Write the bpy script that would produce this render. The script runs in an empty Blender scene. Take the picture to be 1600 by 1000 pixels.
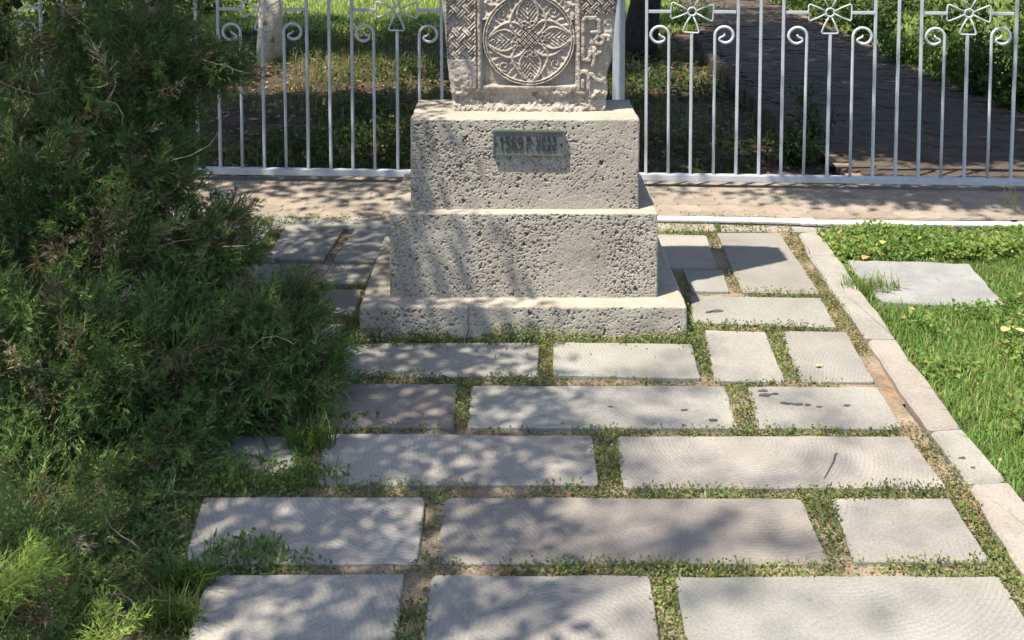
import bpy, bmesh, math, random
import numpy as np
from mathutils import Vector, Matrix

random.seed(7)
rng = np.random.default_rng(7)
SC = bpy.context.scene
COL = SC.collection

# ------------------------------------------------------------------ camera, sky, sun, exposure
CAM_H, F, PPX, PPY = 1.55, 1640.0, 800.0, -66.0
PITCH = math.atan(0.0713)
cam_d = bpy.data.cameras.new('camera'); cam = bpy.data.objects.new('camera', cam_d); COL.objects.link(cam)
cam.location = (0, 0, CAM_H); cam.rotation_euler = (math.pi/2 - PITCH, 0, 0)
cam_d.sensor_fit = 'HORIZONTAL'; cam_d.sensor_width = 36; cam_d.lens = 36*F/1600
cam_d.shift_y = -(500 - PPY)/1600; cam_d.clip_start = 0.05; cam_d.clip_end = 1000
SC.camera = cam
SUN = Vector((-0.70, -0.52, 2.0)).normalized()          # direction towards the sun
world = bpy.data.worlds.new('World'); SC.world = world; world.use_nodes = True
wn = world.node_tree; bg = wn.nodes['Background']
sky = wn.nodes.new('ShaderNodeTexSky'); sky.sky_type = 'NISHITA'; sky.sun_disc = False
sky.sun_elevation = math.asin(SUN.z); sky.sun_rotation = math.atan2(SUN.x, SUN.y)
wn.links.new(sky.outputs[0], bg.inputs[0]); bg.inputs[1].default_value = 0.125
sun_d = bpy.data.lights.new('sun', 'SUN'); sun_d.energy = 4.6; sun_d.angle = math.radians(0.53); sun_d.color = (1.0, 0.92, 0.79)
sun = bpy.data.objects.new('sun', sun_d); COL.objects.link(sun); sun.rotation_euler = SUN.to_track_quat('Z', 'Y').to_euler()
SC.view_settings.view_transform = 'Standard'; SC.view_settings.look = 'None'
SC.cycles.max_bounces = 4; SC.cycles.diffuse_bounces = 2; SC.cycles.transmission_bounces = 2
SC.cycles.use_adaptive_sampling = True; SC.cycles.adaptive_threshold = 0.025
SC.view_settings.exposure = 1.06; SC.view_settings.gamma = 1.0
SX, SY = -SUN.x/SUN.z, -SUN.y/SUN.z                     # ground drift of a shadow per metre of height

def at(px, py, z=0.0):
    u, v = (px - PPX)/F, (py - PPY)/F
    dy, dz = math.cos(PITCH) - v*math.sin(PITCH), -math.sin(PITCH) - v*math.cos(PITCH)
    t = (z - CAM_H)/dz
    return Vector((u*t, dy*t, z))
def atd(px, py, Y):
    u, v = (px - PPX)/F, (py - PPY)/F
    dy, dz = math.cos(PITCH) - v*math.sin(PITCH), -math.sin(PITCH) - v*math.cos(PITCH)
    t = Y/dy
    return Vector((u*t, Y, CAM_H + dz*t))

# ------------------------------------------------------------------ helpers
def tag(o, label=None, cat=None, group=None, kind=None):
    if label: o['label'] = label
    if cat: o['category'] = cat
    if group: o['group'] = group
    if kind: o['kind'] = kind
    return o
def empty(name, loc=(0, 0, 0), rz=0):
    o = bpy.data.objects.new(name, None); COL.objects.link(o); o.location = loc; o.rotation_euler = (0, 0, rz)
    o.empty_display_size = 0.1
    return o
def link(name, me, parent=None, loc=(0, 0, 0), rot=(0, 0, 0)):
    o = bpy.data.objects.new(name, me); COL.objects.link(o); o.location = loc; o.rotation_euler = rot
    if parent: o.parent = parent
    return o
def np_mesh(name, V, Fc, mat=None, col=None, smooth=False):
    V = np.asarray(V, np.float32); Fc = np.asarray(Fc, np.int32); k = Fc.shape[1]
    me = bpy.data.meshes.new(name)
    me.vertices.add(len(V)); me.vertices.foreach_set('co', V.ravel())
    me.loops.add(Fc.size); me.loops.foreach_set('vertex_index', Fc.ravel())
    me.polygons.add(len(Fc)); me.polygons.foreach_set('loop_start', np.arange(0, Fc.size, k, dtype=np.int32))
    try: me.polygons.foreach_set('loop_total', np.full(len(Fc), k, np.int32))
    except Exception: pass
    if smooth: me.polygons.foreach_set('use_smooth', np.ones(len(Fc), bool))
    me.update(calc_edges=True)
    if col is not None:
        a = me.attributes.new('tint', 'FLOAT_COLOR', 'POINT')
        c4 = np.ones((len(V), 4), np.float32); c4[:, :3] = col; a.data.foreach_set('color', c4.ravel())
    if mat: me.materials.append(mat)
    return me
def bm_mesh(name, bm, mat=None, smooth=False):
    me = bpy.data.meshes.new(name); bm.normal_update(); bm.to_mesh(me); bm.free()
    if smooth:
        for p in me.polygons: p.use_smooth = True
    if mat: me.materials.append(mat)
    return me
def bm_box(bm, x0, x1, y0, y1, z0, z1):
    v = [bm.verts.new(p) for p in ((x0,y0,z0),(x1,y0,z0),(x1,y1,z0),(x0,y1,z0),(x0,y0,z1),(x1,y0,z1),(x1,y1,z1),(x0,y1,z1))]
    for f in ((3,2,1,0),(4,5,6,7),(0,1,5,4),(1,2,6,5),(2,3,7,6),(3,0,4,7)): bm.faces.new([v[i] for i in f])
def sweep(pts, radii, sides=8, square=False, closed=False, up=Vector((0, 1, 0))):
    """tube along points -> verts, quads"""
    V, Q = [], []; n = len(pts); pts = [Vector(p) for p in pts]
    for i, p in enumerate(pts):
        if closed: t = (pts[(i+1) % n] - pts[i-1])
        else: t = pts[min(i+1, n-1)] - pts[max(i-1, 0)]
        t.normalize()
        a = up.cross(t)
        if a.length < 1e-3: a = Vector((1, 0, 0)).cross(t)
        a.normalize(); b = t.cross(a)
        r = radii[i] if hasattr(radii, '__len__') else radii
        for s in range(sides):
            th = 2*math.pi*(s + (0.5 if square else 0))/sides
            rr = r*(math.sqrt(2) if square else 1)
            V.append(p + a*(rr*math.cos(th)) + b*(rr*math.sin(th)))
    for i in range(n if closed else n-1):
        for s in range(sides):
            j = (i+1) % n
            Q.append((i*sides+s, i*sides+(s+1) % sides, j*sides+(s+1) % sides, j*sides+s))
    return [tuple(v) for v in V], Q
def tube_mesh(name, pts, radii, mat, sides=8, square=False, closed=False, smooth=True, up=Vector((0, 1, 0))):
    V, Q = sweep(pts, radii, sides, square, closed, up)
    me = bpy.data.meshes.new(name); fs = list(Q)
    if not closed:
        n = len(pts); fs.append(tuple(range(sides))[::-1]); fs.append(tuple((n-1)*sides+s for s in range(sides)))
    me.from_pydata(V, [], fs); me.update()
    if smooth and not square:
        for p in me.polygons: p.use_smooth = True
    me.materials.append(mat)
    return me

# numpy value noise
def vnoise(P, seed=0):
    P = np.asarray(P, float); d = P.shape[-1]
    I = np.floor(P).astype(np.int64); f = P - I; f = f*f*(3 - 2*f)
    pr = np.array([73856093, 19349663, 83492791][:d])
    out = np.zeros(P.shape[:-1])
    for c in range(2**d):
        off = np.array([(c >> k) & 1 for k in range(d)])
        h = ((I + off)*pr).sum(-1) + seed*7919
        h = (h ^ (h >> 13))*1274126177 & 0x7fffffff; h = (h ^ (h >> 16)) & 0xffff
        w = np.prod(np.where(off, f, 1 - f), -1)
        out += w*(h/65535.0)
    return out*2 - 1
def fbm(P, oct=4, seed=0):
    P = np.asarray(P, float); s = 0; a = 1.0
    for o in range(oct):
        s = s + a*vnoise(P*(2**o) + 17.3*o, seed+o); a *= 0.5
    return s

# ------------------------------------------------------------------ materials
def new_mat(name):
    m = bpy.data.materials.new(name); m.use_nodes = True
    nt = m.node_tree; return m, nt, nt.nodes, nt.links, nt.nodes['Principled BSDF']
def ramp(N, pts):
    r = N.new('ShaderNodeValToRGB'); e = r.color_ramp.elements
    while len(e) < len(pts): e.new(0.5)
    for i, (p, c) in enumerate(pts): e[i].position = p; e[i].color = (*c, 1)
    return r
def stone_mat(name, dark, light, scale=8, rough=0.85, bump=0.4, bscale=120, bdist=0.003, rings=False, rnd=0.0, spots=None, coords='Object', fine=None):
    m, nt, N, L, B = new_mat(name)
    tc = N.new('ShaderNodeTexCoord'); oi = N.new('ShaderNodeObjectInfo')
    add = N.new('ShaderNodeVectorMath'); add.operation = 'MULTIPLY_ADD'
    L.new(oi.outputs['Random'], add.inputs[0]); add.inputs[1].default_value = (37, 91, 53); L.new(tc.outputs[coords], add.inputs[2])
    n1 = N.new('ShaderNodeTexNoise'); n1.inputs['Scale'].default_value = scale; n1.inputs['Detail'].default_value = 8; n1.inputs['Roughness'].default_value = 0.62
    L.new(add.outputs[0], n1.inputs['Vector'])
    r = ramp(N, [(0.3, dark), (0.7, light)]); L.new(n1.outputs[0], r.inputs[0])
    colr = r.outputs[0]
    n2 = N.new('ShaderNodeTexNoise'); n2.inputs['Scale'].default_value = bscale; n2.inputs['Detail'].default_value = 4
    L.new(add.outputs[0], n2.inputs['Vector'])
    mul = N.new('ShaderNodeMix'); mul.data_type = 'RGBA'; mul.blend_type = 'MULTIPLY'; mul.inputs[0].default_value = 1.0
    r2 = ramp(N, [(0.3, fine or (0.8, 0.8, 0.8)), (0.62, (1.06, 1.06, 1.06))]); L.new(n2.outputs[0], r2.inputs[0])
    L.new(colr, mul.inputs[6]); L.new(r2.outputs[0], mul.inputs[7]); colr = mul.outputs[2]
    if rnd:
        hs = N.new('ShaderNodeHueSaturation'); mr = N.new('ShaderNodeMapRange')
        mr.inputs[3].default_value = 1 - rnd; mr.inputs[4].default_value = 1 + rnd
        fr = N.new('ShaderNodeMath'); fr.operation = 'MULTIPLY'; fr.inputs[1].default_value = 17.3; fr2 = N.new('ShaderNodeMath'); fr2.operation = 'FRACT'
        L.new(oi.outputs['Random'], fr.inputs[0]); L.new(fr.outputs[0], fr2.inputs[0]); tr = ramp(N, [(0.0, (1.05, 0.98, 0.95)), (0.5, (1, 1, 1)), (1.0, (0.96, 1.0, 0.99))]); L.new(fr2.outputs[0], tr.inputs[0])
        tm = N.new('ShaderNodeMix'); tm.data_type = 'RGBA'; tm.blend_type = 'MULTIPLY'; tm.inputs[0].default_value = 1; L.new(colr, tm.inputs[6]); L.new(tr.outputs[0], tm.inputs[7]); colr = tm.outputs[2]
        L.new(oi.outputs['Random'], mr.inputs[0]); L.new(mr.outputs[0], hs.inputs['Value']); L.new(colr, hs.inputs['Color']); colr = hs.outputs[0]
    if spots:                                             # dark lichen / dirt specks
        v = N.new('ShaderNodeTexNoise'); v.inputs['Scale'].default_value = spots[0]; v.inputs['Detail'].default_value = 3
        L.new(add.outputs[0], v.inputs['Vector'])
        rs = ramp(N, [(spots[1], (0, 0, 0)), (spots[1]+0.06, (1, 1, 1))]); L.new(v.outputs[0], rs.inputs[0])
        mx = N.new('ShaderNodeMix'); mx.data_type = 'RGBA'; sc = N.new('ShaderNodeMath'); sc.operation = 'MULTIPLY'; sc.inputs[1].default_value = spots[3]
        L.new(rs.outputs[0], sc.inputs[0]); L.new(sc.outputs[0], mx.inputs[0]); L.new(colr, mx.inputs[6]); mx.inputs[7].default_value = (*spots[2], 1); colr = mx.outputs[2]
    bp = N.new('ShaderNodeBump'); bp.inputs['Strength'].default_value = bump; bp.inputs['Distance'].default_value = bdist
    L.new(n2.outputs[0], bp.inputs['Height'])
    last = bp
    if rings:                                             # circular-saw arcs left on sawn slabs
        ro = N.new('ShaderNodeVectorMath'); ro.operation = 'MULTIPLY_ADD'
        wn_ = N.new('ShaderNodeTexWhiteNoise'); wn_.noise_dimensions = '1D'; L.new(oi.outputs['Random'], wn_.inputs['W'])
        sub = N.new('ShaderNodeVectorMath'); sub.operation = 'SUBTRACT'; sub.inputs[1].default_value = (0.5, 0.5, 0.0)
        L.new(wn_.outputs['Color'], sub.inputs[0])
        L.new(sub.outputs[0], ro.inputs[0]); ro.inputs[1].default_value = (1.5, 0.9, 0.0); L.new(tc.outputs['Object'], ro.inputs[2])
        sp = N.new('ShaderNodeVectorMath'); sp.operation = 'MULTIPLY'; sp.inputs[1].default_value = (1, 1, 0); L.new(ro.outputs[0], sp.inputs[0])
        wv = N.new('ShaderNodeTexWave'); wv.wave_type = 'RINGS'; wv.rings_direction = 'SPHERICAL'; wv.inputs['Scale'].default_value = 26
        wv.inputs['Distortion'].default_value = 0.9; wv.inputs['Detail'].default_value = 1; wv.inputs['Detail Scale'].default_value = 0.25
        L.new(sp.outputs[0], wv.inputs['Vector'])
        b2 = N.new('ShaderNodeBump'); b2.inputs['Strength'].default_value = 0.30; b2.inputs['Distance'].default_value = 0.0016
        n3 = N.new('ShaderNodeTexNoise'); n3.inputs['Scale'].default_value = 3.0; L.new(add.outputs[0], n3.inputs['Vector'])
        rr = ramp(N, [(0.38, (0, 0, 0)), (0.62, (1, 1, 1))]); L.new(n3.outputs[0], rr.inputs[0])
        mm = N.new('ShaderNodeMath'); mm.operation = 'MULTIPLY'; L.new(rr.outputs[0], mm.inputs[0]); L.new(wv.outputs[1], mm.inputs[1])
        L.new(mm.outputs[0], b2.inputs['Height']); L.new(last.outputs[0], b2.inputs['Normal']); last = b2
        mx = N.new('ShaderNodeMix'); mx.data_type = 'RGBA'; mx.blend_type = 'MULTIPLY'; mx.inputs[0].default_value = 1
        r4 = ramp(N, [(0.0, (0.95, 0.95, 0.955)), (0.8, (1.06, 1.06, 1.055))]); L.new(mm.outputs[0], r4.inputs[0])
        L.new(colr, mx.inputs[6]); L.new(r4.outputs[0], mx.inputs[7]); colr = mx.outputs[2]
    L.new(colr, B.inputs['Base Color']); L.new(last.outputs[0], B.inputs['Normal'])
    B.inputs['Roughness'].default_value = rough; B.inputs['Specular IOR Level'].default_value = 0.3
    return m
def leaf_mat(name, trans=0.35, rough=0.5, gain=1.0):
    m, nt, N, L, B = new_mat(name)
    a = N.new('ShaderNodeAttribute'); a.attribute_name = 'tint'
    L.new(a.outputs['Color'], B.inputs['Base Color']); B.inputs['Roughness'].default_value = rough; B.inputs['Specular IOR Level'].default_value = 0.35
    t = N.new('ShaderNodeBsdfTranslucent'); hs = N.new('ShaderNodeHueSaturation'); hs.inputs['Value'].default_value = 1.5; hs.inputs['Hue'].default_value = 0.485
    L.new(a.outputs['Color'], hs.inputs['Color']); L.new(hs.outputs[0], t.inputs[0])
    if not trans: return m
    mx = N.new('ShaderNodeMixShader'); mx.inputs[0].default_value = trans
    L.new(B.outputs[0], mx.inputs[1]); L.new(t.outputs[0], mx.inputs[2]); L.new(mx.outputs[0], N['Material Output'].inputs[0])
    return m
def paint_mat(name, col, rough=0.45, chips=0.0):
    m, nt, N, L, B = new_mat(name)
    tc = N.new('ShaderNodeTexCoord'); oi = N.new('ShaderNodeObjectInfo')
    add = N.new('ShaderNodeVectorMath'); add.operation = 'MULTIPLY_ADD'
    L.new(oi.outputs['Random'], add.inputs[0]); add.inputs[1].default_value = (37, 91, 53); L.new(tc.outputs['Object'], add.inputs[2])
    n = N.new('ShaderNodeTexNoise'); n.inputs['Scale'].default_value = 22; n.inputs['Detail'].default_value = 6; L.new(add.outputs[0], n.inputs['Vector'])
    r = ramp(N, [(0.3, tuple(c*0.86 for c in col)), (0.6, col)]); L.new(n.outputs[0], r.inputs[0])
    n2 = N.new('ShaderNodeTexNoise'); n2.inputs['Scale'].default_value = 90; n2.inputs['Detail'].default_value = 3; L.new(add.outputs[0], n2.inputs['Vector'])
    rc = ramp(N, [(0.70, (0, 0, 0)), (0.73, (1, 1, 1))]); L.new(n2.outputs[0], rc.inputs[0])
    mx = N.new('ShaderNodeMix'); mx.data_type = 'RGBA'; sc = N.new('ShaderNodeMath'); sc.operation = 'MULTIPLY'; sc.inputs[1].default_value = chips
    L.new(rc.outputs[0], sc.inputs[0]); L.new(sc.outputs[0], mx.inputs[0]); L.new(r.outputs[0], mx.inputs[6]); mx.inputs[7].default_value = (0.12, 0.08, 0.06, 1)
    L.new(mx.outputs[2], B.inputs['Base Color']); B.inputs['Roughness'].default_value = rough
    bp = N.new('ShaderNodeBump'); bp.inputs['Strength'].default_value = 0.15; bp.inputs['Distance'].default_value = 0.001; L.new(n2.outputs[0], bp.inputs['Height']); L.new(bp.outputs[0], B.inputs['Normal'])
    return m
M_SLAB = stone_mat('sawn_basalt', (0.235, 0.221, 0.196), (0.315, 0.298, 0.266), 4, 0.82, 0.25, 160, 0.002, rings=True, rnd=0.16, spots=(38, 0.70, (0.14, 0.135, 0.13), 0.5))
M_KERB = stone_mat('kerb_stone', (0.235, 0.217, 0.19), (0.315, 0.293, 0.26), 6, 0.88, 0.4, 140, 0.003, rnd=0.07, spots=(30, 0.69, (0.16, 0.14, 0.13), 0.55))
M_PED = stone_mat('porous_tuff', (0.315, 0.283, 0.23), (0.43, 0.39, 0.325), 7, 0.92, 0.55, 230, 0.003, fine=(0.72, 0.71, 0.69))
M_KHACH = stone_mat('carved_tuff', (0.29, 0.255, 0.21), (0.44, 0.39, 0.33), 9, 0.92, 0.5, 260, 0.003, fine=(0.76, 0.75, 0.73), spots=(14, 0.60, (0.2, 0.18, 0.155), 0.55))
M_SOIL = stone_mat('dry_soil', (0.15, 0.11, 0.075), (0.33, 0.26, 0.185), 11, 0.95, 0.9, 90, 0.012, spots=(6, 0.60, (0.34, 0.19, 0.11), 0.5))
M_DARKSOIL = stone_mat('garden_soil', (0.035, 0.025, 0.017), (0.13, 0.092, 0.06), 4, 0.95, 1.0, 50, 0.02)
M_PAVER = stone_mat('concrete_paver', (0.235, 0.198, 0.157), (0.33, 0.28, 0.226), 10, 0.9, 0.5, 150, 0.003, rnd=0.12, spots=(9, 0.62, (0.24, 0.19, 0.14), 0.5))
M_PATH = stone_mat('shade_toned_path_stone', (0.06, 0.046, 0.035), (0.11, 0.085, 0.065), 6, 0.92, 0.5, 120, 0.003, rnd=0.15)  # promenade paver darkened: tree shade put into path and edging colour
M_GREYPAINT = paint_mat('grey_paint', (0.30, 0.34, 0.38), 0.45, 0.3)
M_LAWNBASE = stone_mat('lawn_soil', (0.05, 0.07, 0.02), (0.13, 0.15, 0.05), 3, 0.95, 1.0, 60, 0.02)
M_PALE = stone_mat('pale_stone', (0.21, 0.213, 0.208), (0.30, 0.302, 0.295), 7, 0.85, 0.3, 130, 0.002, spots=(22, 0.56, (0.22, 0.22, 0.20), 0.8))
M_FENCE = paint_mat('fence_paint', (0.45, 0.48, 0.51), 0.42, 0.7)
M_PIPE = paint_mat('white_plastic', (0.80, 0.80, 0.79), 0.35, 0.1)
M_BRONZE = stone_mat('patinated_bronze', (0.125, 0.148, 0.14), (0.19, 0.215, 0.205), 14, 0.42, 0.2, 160, 0.001, spots=(30, 0.62, (0.19, 0.25, 0.225), 0.5))
for n in M_BRONZE.node_tree.nodes:
    if n.type == 'BSDF_PRINCIPLED': n.inputs['Metallic'].default_value = 0.55
M_LETTER = stone_mat('dark_bronze', (0.018, 0.022, 0.021), (0.035, 0.04, 0.038), 20, 0.4, 0.1, 200, 0.001)
M_BARK = stone_mat('bark', (0.025, 0.02, 0.016), (0.075, 0.06, 0.048), 18, 0.95, 1.0, 60, 0.02)
M_TWIG = stone_mat('dry_twig', (0.22, 0.17, 0.12), (0.40, 0.33, 0.25), 30, 0.9, 0.3, 100, 0.002)
M_LIME = stone_mat('limewashed_bark', (0.40, 0.35, 0.27), (0.58, 0.52, 0.42), 9, 0.9, 0.8, 60, 0.015, spots=(12, 0.64, (0.15, 0.12, 0.09), 0.8))
M_STAIN = stone_mat('oily_stain', (0.06, 0.056, 0.052), (0.10, 0.094, 0.09), 30, 0.6, 0.1, 200, 0.001)
M_JUN = leaf_mat('juniper_scale_leaf', 0.30, 0.55)
M_LEAF = leaf_mat('broad_leaf', 0.40, 0.45)
M_SHADE = leaf_mat('tree_leaf', 0.0, 0.5)
M_GRASS = leaf_mat('grass_blade', 0.48, 0.5)
M_DRY = leaf_mat('dry_leaf', 0.2, 0.8)

# ------------------------------------------------------------------ leaf / blade scattering (numpy)
def rand_dirs(n, zbias=0.0):
    d = rng.normal(size=(n, 3)); d[:, 2] += zbias
    return d/np.linalg.norm(d, axis=1, keepdims=True)
def leaves(P, D, Nn, L, W, C, fold=0.15):
    """rhombic folded leaves: P base (n,3), D direction, Nn normal hint, L length, W width, C colour (n,3)"""
    n = len(P); L = np.broadcast_to(np.asarray(L, float), (n,))[:, None]; W = np.broadcast_to(np.asarray(W, float), (n,))[:, None]
    S = np.cross(D, Nn); S /= np.linalg.norm(S, axis=1, keepdims=True) + 1e-9
    U = np.cross(S, D)
    base, tip = P, P + D*L - U*L*0.12
    mid = P + D*L*0.45
    l, r = mid + S*W*0.5 + U*W*fold, mid - S*W*0.5 + U*W*fold
    V = np.stack([base, l, tip, r], 1).reshape(-1, 3)
    i = np.arange(n)*4
    Fc = np.concatenate([np.stack([i, i+2, i+1], 1), np.stack([i, i+3, i+2], 1)])
    return V, Fc, np.repeat(C, 4, 0)
def blades(P, H, W, lean, C):
    """grass blades: two-segment curved strips"""
    n = len(P); th = rng.uniform(0, 2*math.pi, n); a = np.stack([np.cos(th), np.sin(th), np.zeros(n)], 1); s = np.stack([-a[:, 1], a[:, 0], np.zeros(n)], 1)
    H = H[:, None]; W = np.broadcast_to(np.asarray(W, float), (n,))[:, None]; lean = lean[:, None]; z = np.array([0, 0, 1.0])
    m = P + z*H*0.6 + a*H*lean*0.3; t = P + z*H*(1 - 0.25*lean) + a*H*lean
    V = np.stack([P - s*W*0.5, P + s*W*0.5, m + s*W*0.4, m - s*W*0.4, t], 1).reshape(-1, 3)
    i = np.arange(n)*5
    Fc = np.concatenate([np.stack([i, i+1, i+2], 1), np.stack([i, i+2, i+3], 1), np.stack([i+3, i+2, i+4], 1)])
    return V, Fc, np.repeat(C, 5, 0)
class Soup:
    def __init__(s): s.V, s.F, s.C, s.n = [], [], [], 0
    def add(s, t):
        V, Fc, C = t; s.V.append(V); s.F.append(Fc + s.n); s.C.append(C); s.n += len(V)
    def mesh(s, name, mat): return np_mesh(name, np.concatenate(s.V), np.concatenate(s.F), mat, np.concatenate(s.C))
def mixc(a, b, t): t = np.asarray(t)[:, None]; return np.asarray(a)[None]*(1-t) + np.asarray(b)[None]*t
def in_poly(P, poly):
    x, y = P[:, 0], P[:, 1]; c = np.zeros(len(P), bool); n = len(poly)
    for i in range(n):
        x1, y1 = poly[i][:2]; x2, y2 = poly[i-1][:2]
        m = ((y1 > y) != (y2 > y)) & (x < (x2-x1)*(y-y1)/((y2-y1) or 1e-9) + x1); c ^= m
    return c

# ------------------------------------------------------------------ the setting: ground, paving, kerbs, path
def sheet(name, poly, z, mat, cell=0.08, amp=0.0, kind='structure', label=None, cat=None, seed=3):
    xs = [p[0] for p in poly]; ys = [p[1] for p in poly]
    if amp:
        nx = max(2, int((max(xs)-min(xs))/cell)); ny = max(2, int((max(ys)-min(ys))/cell))
        X, Y = np.meshgrid(np.linspace(min(xs), max(xs), nx), np.linspace(min(ys), max(ys), ny))
        P = np.stack([X.ravel(), Y.ravel()], 1); Z = z + amp*fbm(P*6, 3, seed)
        idx = np.arange(nx*ny).reshape(ny, nx)
        q = np.stack([idx[:-1, :-1], idx[:-1, 1:], idx[1:, 1:], idx[1:, :-1]], -1).reshape(-1, 4)
        cen = P[q].mean(1); q = q[in_poly(cen, poly)]
        me = np_mesh(name, np.column_stack([P, Z]), q, mat, smooth=True)
    else:
        me = bpy.data.meshes.new(name); me.from_pydata([(p[0], p[1], z) for p in poly], [], [tuple(range(len(poly)))]); me.materials.append(mat)
    return tag(link(name, me), label, cat, kind=kind)
sheet('ground', [(-200, -200), (200, -200), (200, 300), (-200, 300)], -0.09, M_DARKSOIL, label='dark earth ground under the whole park', cat='ground')

KB = [at(1246, 366), at(1264, 402), at(1352, 531), at(1452, 676), at(1512, 758), at(1600, 902), at(1680, 1030), at(1740, 1130)]
KO = [at(1277, 364), at(1308, 402), at(1400, 532), at(1503, 672), at(1576, 755), at(1699, 902), at(1800, 1030), at(1880, 1130)]
FY = at(640, 339).y                                        # where the slabs end and the promenade begins
bed_poly = [(-2.9, 1.5)] + [(p.x, p.y) for p in KB[::-1]] + [(KB[0].x, FY), (-2.9, FY)]
paving = sheet('paving', bed_poly, -0.013, M_SOIL, 0.03, 0.006, label='dry brown soil bed of slab paving in front of the pedestal', cat='paving')

def poly_prism(name, pts, z1, z0, mat, jit=0.002, seg=0.05, corner=0.010, bev=0.0035, origin=None):
    """slab from a ground polygon: uneven rounded outline, bevelled rim"""
    pts = [Vector((p[0], p[1], 0)) for p in pts]; n = len(pts)
    area = sum(pts[i].x*pts[(i+1) % n].y - pts[(i+1) % n].x*pts[i].y for i in range(n))
    if area < 0: pts.reverse()
    c = origin if origin is not None else sum(pts, Vector())/n
    out = []
    for i in range(n):
        a, b, d = pts[i-1], pts[i], pts[(i+1) % n]
        cr = corner*random.choice((0.5, 0.7, 0.9, 1.3, 2.0))
        e1, e2 = (a-b).normalized(), (d-b).normalized()
        out.append(b + e1*cr); out.append(b + (e1+e2)*cr*0.3); out.append(b + e2*cr)
        nxt = d + (b-d).normalized()*corner*1.5; s = b + e2*cr*1.2; k = int((nxt-s).length/seg)
        nrm = Vector((-e2.y, e2.x, 0)); ph = random.uniform(0, 9)
        for j in range(1, k):
            p = s.lerp(nxt, j/k)
            out.append(p + nrm*(random.gauss(0, jit*0.5) + jit*math.sin(ph + j*0.55)*0.8))
    m = len(out); V = []; 
    for ring, (ins, z) in enumerate(((0, z0), (0, z1-bev), (bev*0.9, z1))):
        for i in range(m):
            p = out[i]; t = (out[(i+1) % m]-out[i-1]).normalized(); inw = Vector((-t.y, t.x, 0))
            q = p + inw*ins
            V.append((q.x-c.x, q.y-c.y, z))
    Fs = [(r*m+i, r*m+(i+1) % m, (r+1)*m+(i+1) % m, (r+1)*m+i) for r in range(2) for i in range(m)]
    Fs.append(tuple(2*m+i for i in range(m)))
    me = bpy.data.meshes.new(name); me.from_pydata(V, [], Fs); me.update(); me.materials.append(mat)
    return me, c
SLABS = [
 [(325,897),(632,896),(608,1065),(268,1065)], [(675,897),(1015,899),(1040,1065),(652,1065)], [(1055,900),(1562,899),(1666,1065),(1080,1065)],
 [(318,776),(664,774),(652,879),(285,877)], [(696,776),(1254,778),(1297,877),(684,877)], [(1297,778),(1484,777),(1548,877),(1334,877)],
 [(340,680),(472,680),(460,741),(305,741)], [(512,676),(926,680),(935,756),(492,754)], [(964,681),(1420,681),(1481,762),(973,761)],
 [(470,599),(715,599),(709,666),(440,666)], [(737,602),(1132,603),(1154,668),(730,667)], [(1167,604),(1370,604),(1411,669),(1184,668)],
 [(545,534),(843,534),(841,587),(505,587)], [(864,535),(1082,538),(1095,591),(864,587)], [(1098,514),(1196,517),(1228,595),(1116,594)], [(1218,517),(1322,518),(1368,595),(1252,595)],
 [(1078,462),(1283,465),(1308,511),(1082,503)], [(1120,365),(1218,364),(1282,459),(1160,457)], [(1066,420),(1130,422),(1140,455),(1080,454)], [(1012,366),(1104,368),(1121,418),(1040,416)],
 [(448,352),(540,352),(505,406),(414,405)], [(556,353),(650,353),(640,408),(520,406)], [(330,412),(588,414),(570,445),(300,445)], [(340,453),(566,452),(555,493),(318,492)], [(330,506),(539,506),(519,537),(300,536)],
 [(330,352),(425,352),(390,405),(290,405)], [(200,599),(440,599),(408,666),(160,666)], [(140,680),(318,680),(280,741),(95,741)],
]
slab_polys = []
for si, q in enumerate(SLABS):
    flat = si in (8, 10, 11, 16); pts = [at(*p) for p in q]; dz = 0.0 if flat else random.uniform(-0.003, 0.005)
    me, c = poly_prism('paving_slab', pts, dz, -0.06, M_SLAB)
    o = link('paving_slab', me, paving, (c.x, c.y, 0)); o.rotation_euler = (0, 0, 0) if flat else (random.gauss(0, 0.004), random.gauss(0, 0.003), 0)
    slab_polys.append([(p.x, p.y) for p in pts])
kerb = tag(empty('kerb', (KB[2].x, KB[2].y, 0)), 'pale stone kerb between the slab paving and the lawn', 'kerb', kind='structure')
for i in range(len(KB)-1):
    a = 0.012
    quad = [KB[i].lerp(KB[i+1], a), KO[i].lerp(KO[i+1], a), KO[i].lerp(KO[i+1], 1-a), KB[i].lerp(KB[i+1], 1-a)]
    me, c = poly_prism('kerb_stone', quad, 0.009, -0.08, M_KERB, jit=0.004, corner=0.012, bev=0.009)
    link('kerb_stone', me, kerb, (c.x-kerb.location.x, c.y-kerb.location.y, 0))
bkerb = tag(empty('promenade_kerb', (0, FY, 0)), 'narrow stone kerb along the near edge of the promenade', 'kerb', kind='structure')
kx = [(-2.6, -1.9), (-1.88, -1.14), (-1.11, -0.45), (-0.43, 0.3), (0.32, 0.92), (0.94, 1.42), (1.43, 1.62), (1.64, 2.3), (2.32, 3.0), (3.02, 3.7)]
KY0, KY1 = at(1100, 360).y, at(1100, 344).y
for x0, x1 in kx:
    sk = 0 if x0 > 0 else 0.03
    me, c = poly_prism('kerb_stone', [(x0, KY0+sk), (x1, KY0+sk), (x1, KY1+sk), (x0, KY1+sk)], random.uniform(0.0, 0.006), -0.08, M_KERB if x0 > 0 else M_SLAB, jit=0.004, bev=0.008)
    link('kerb_stone', me, bkerb, (c.x, c.y-FY, 0))

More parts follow.
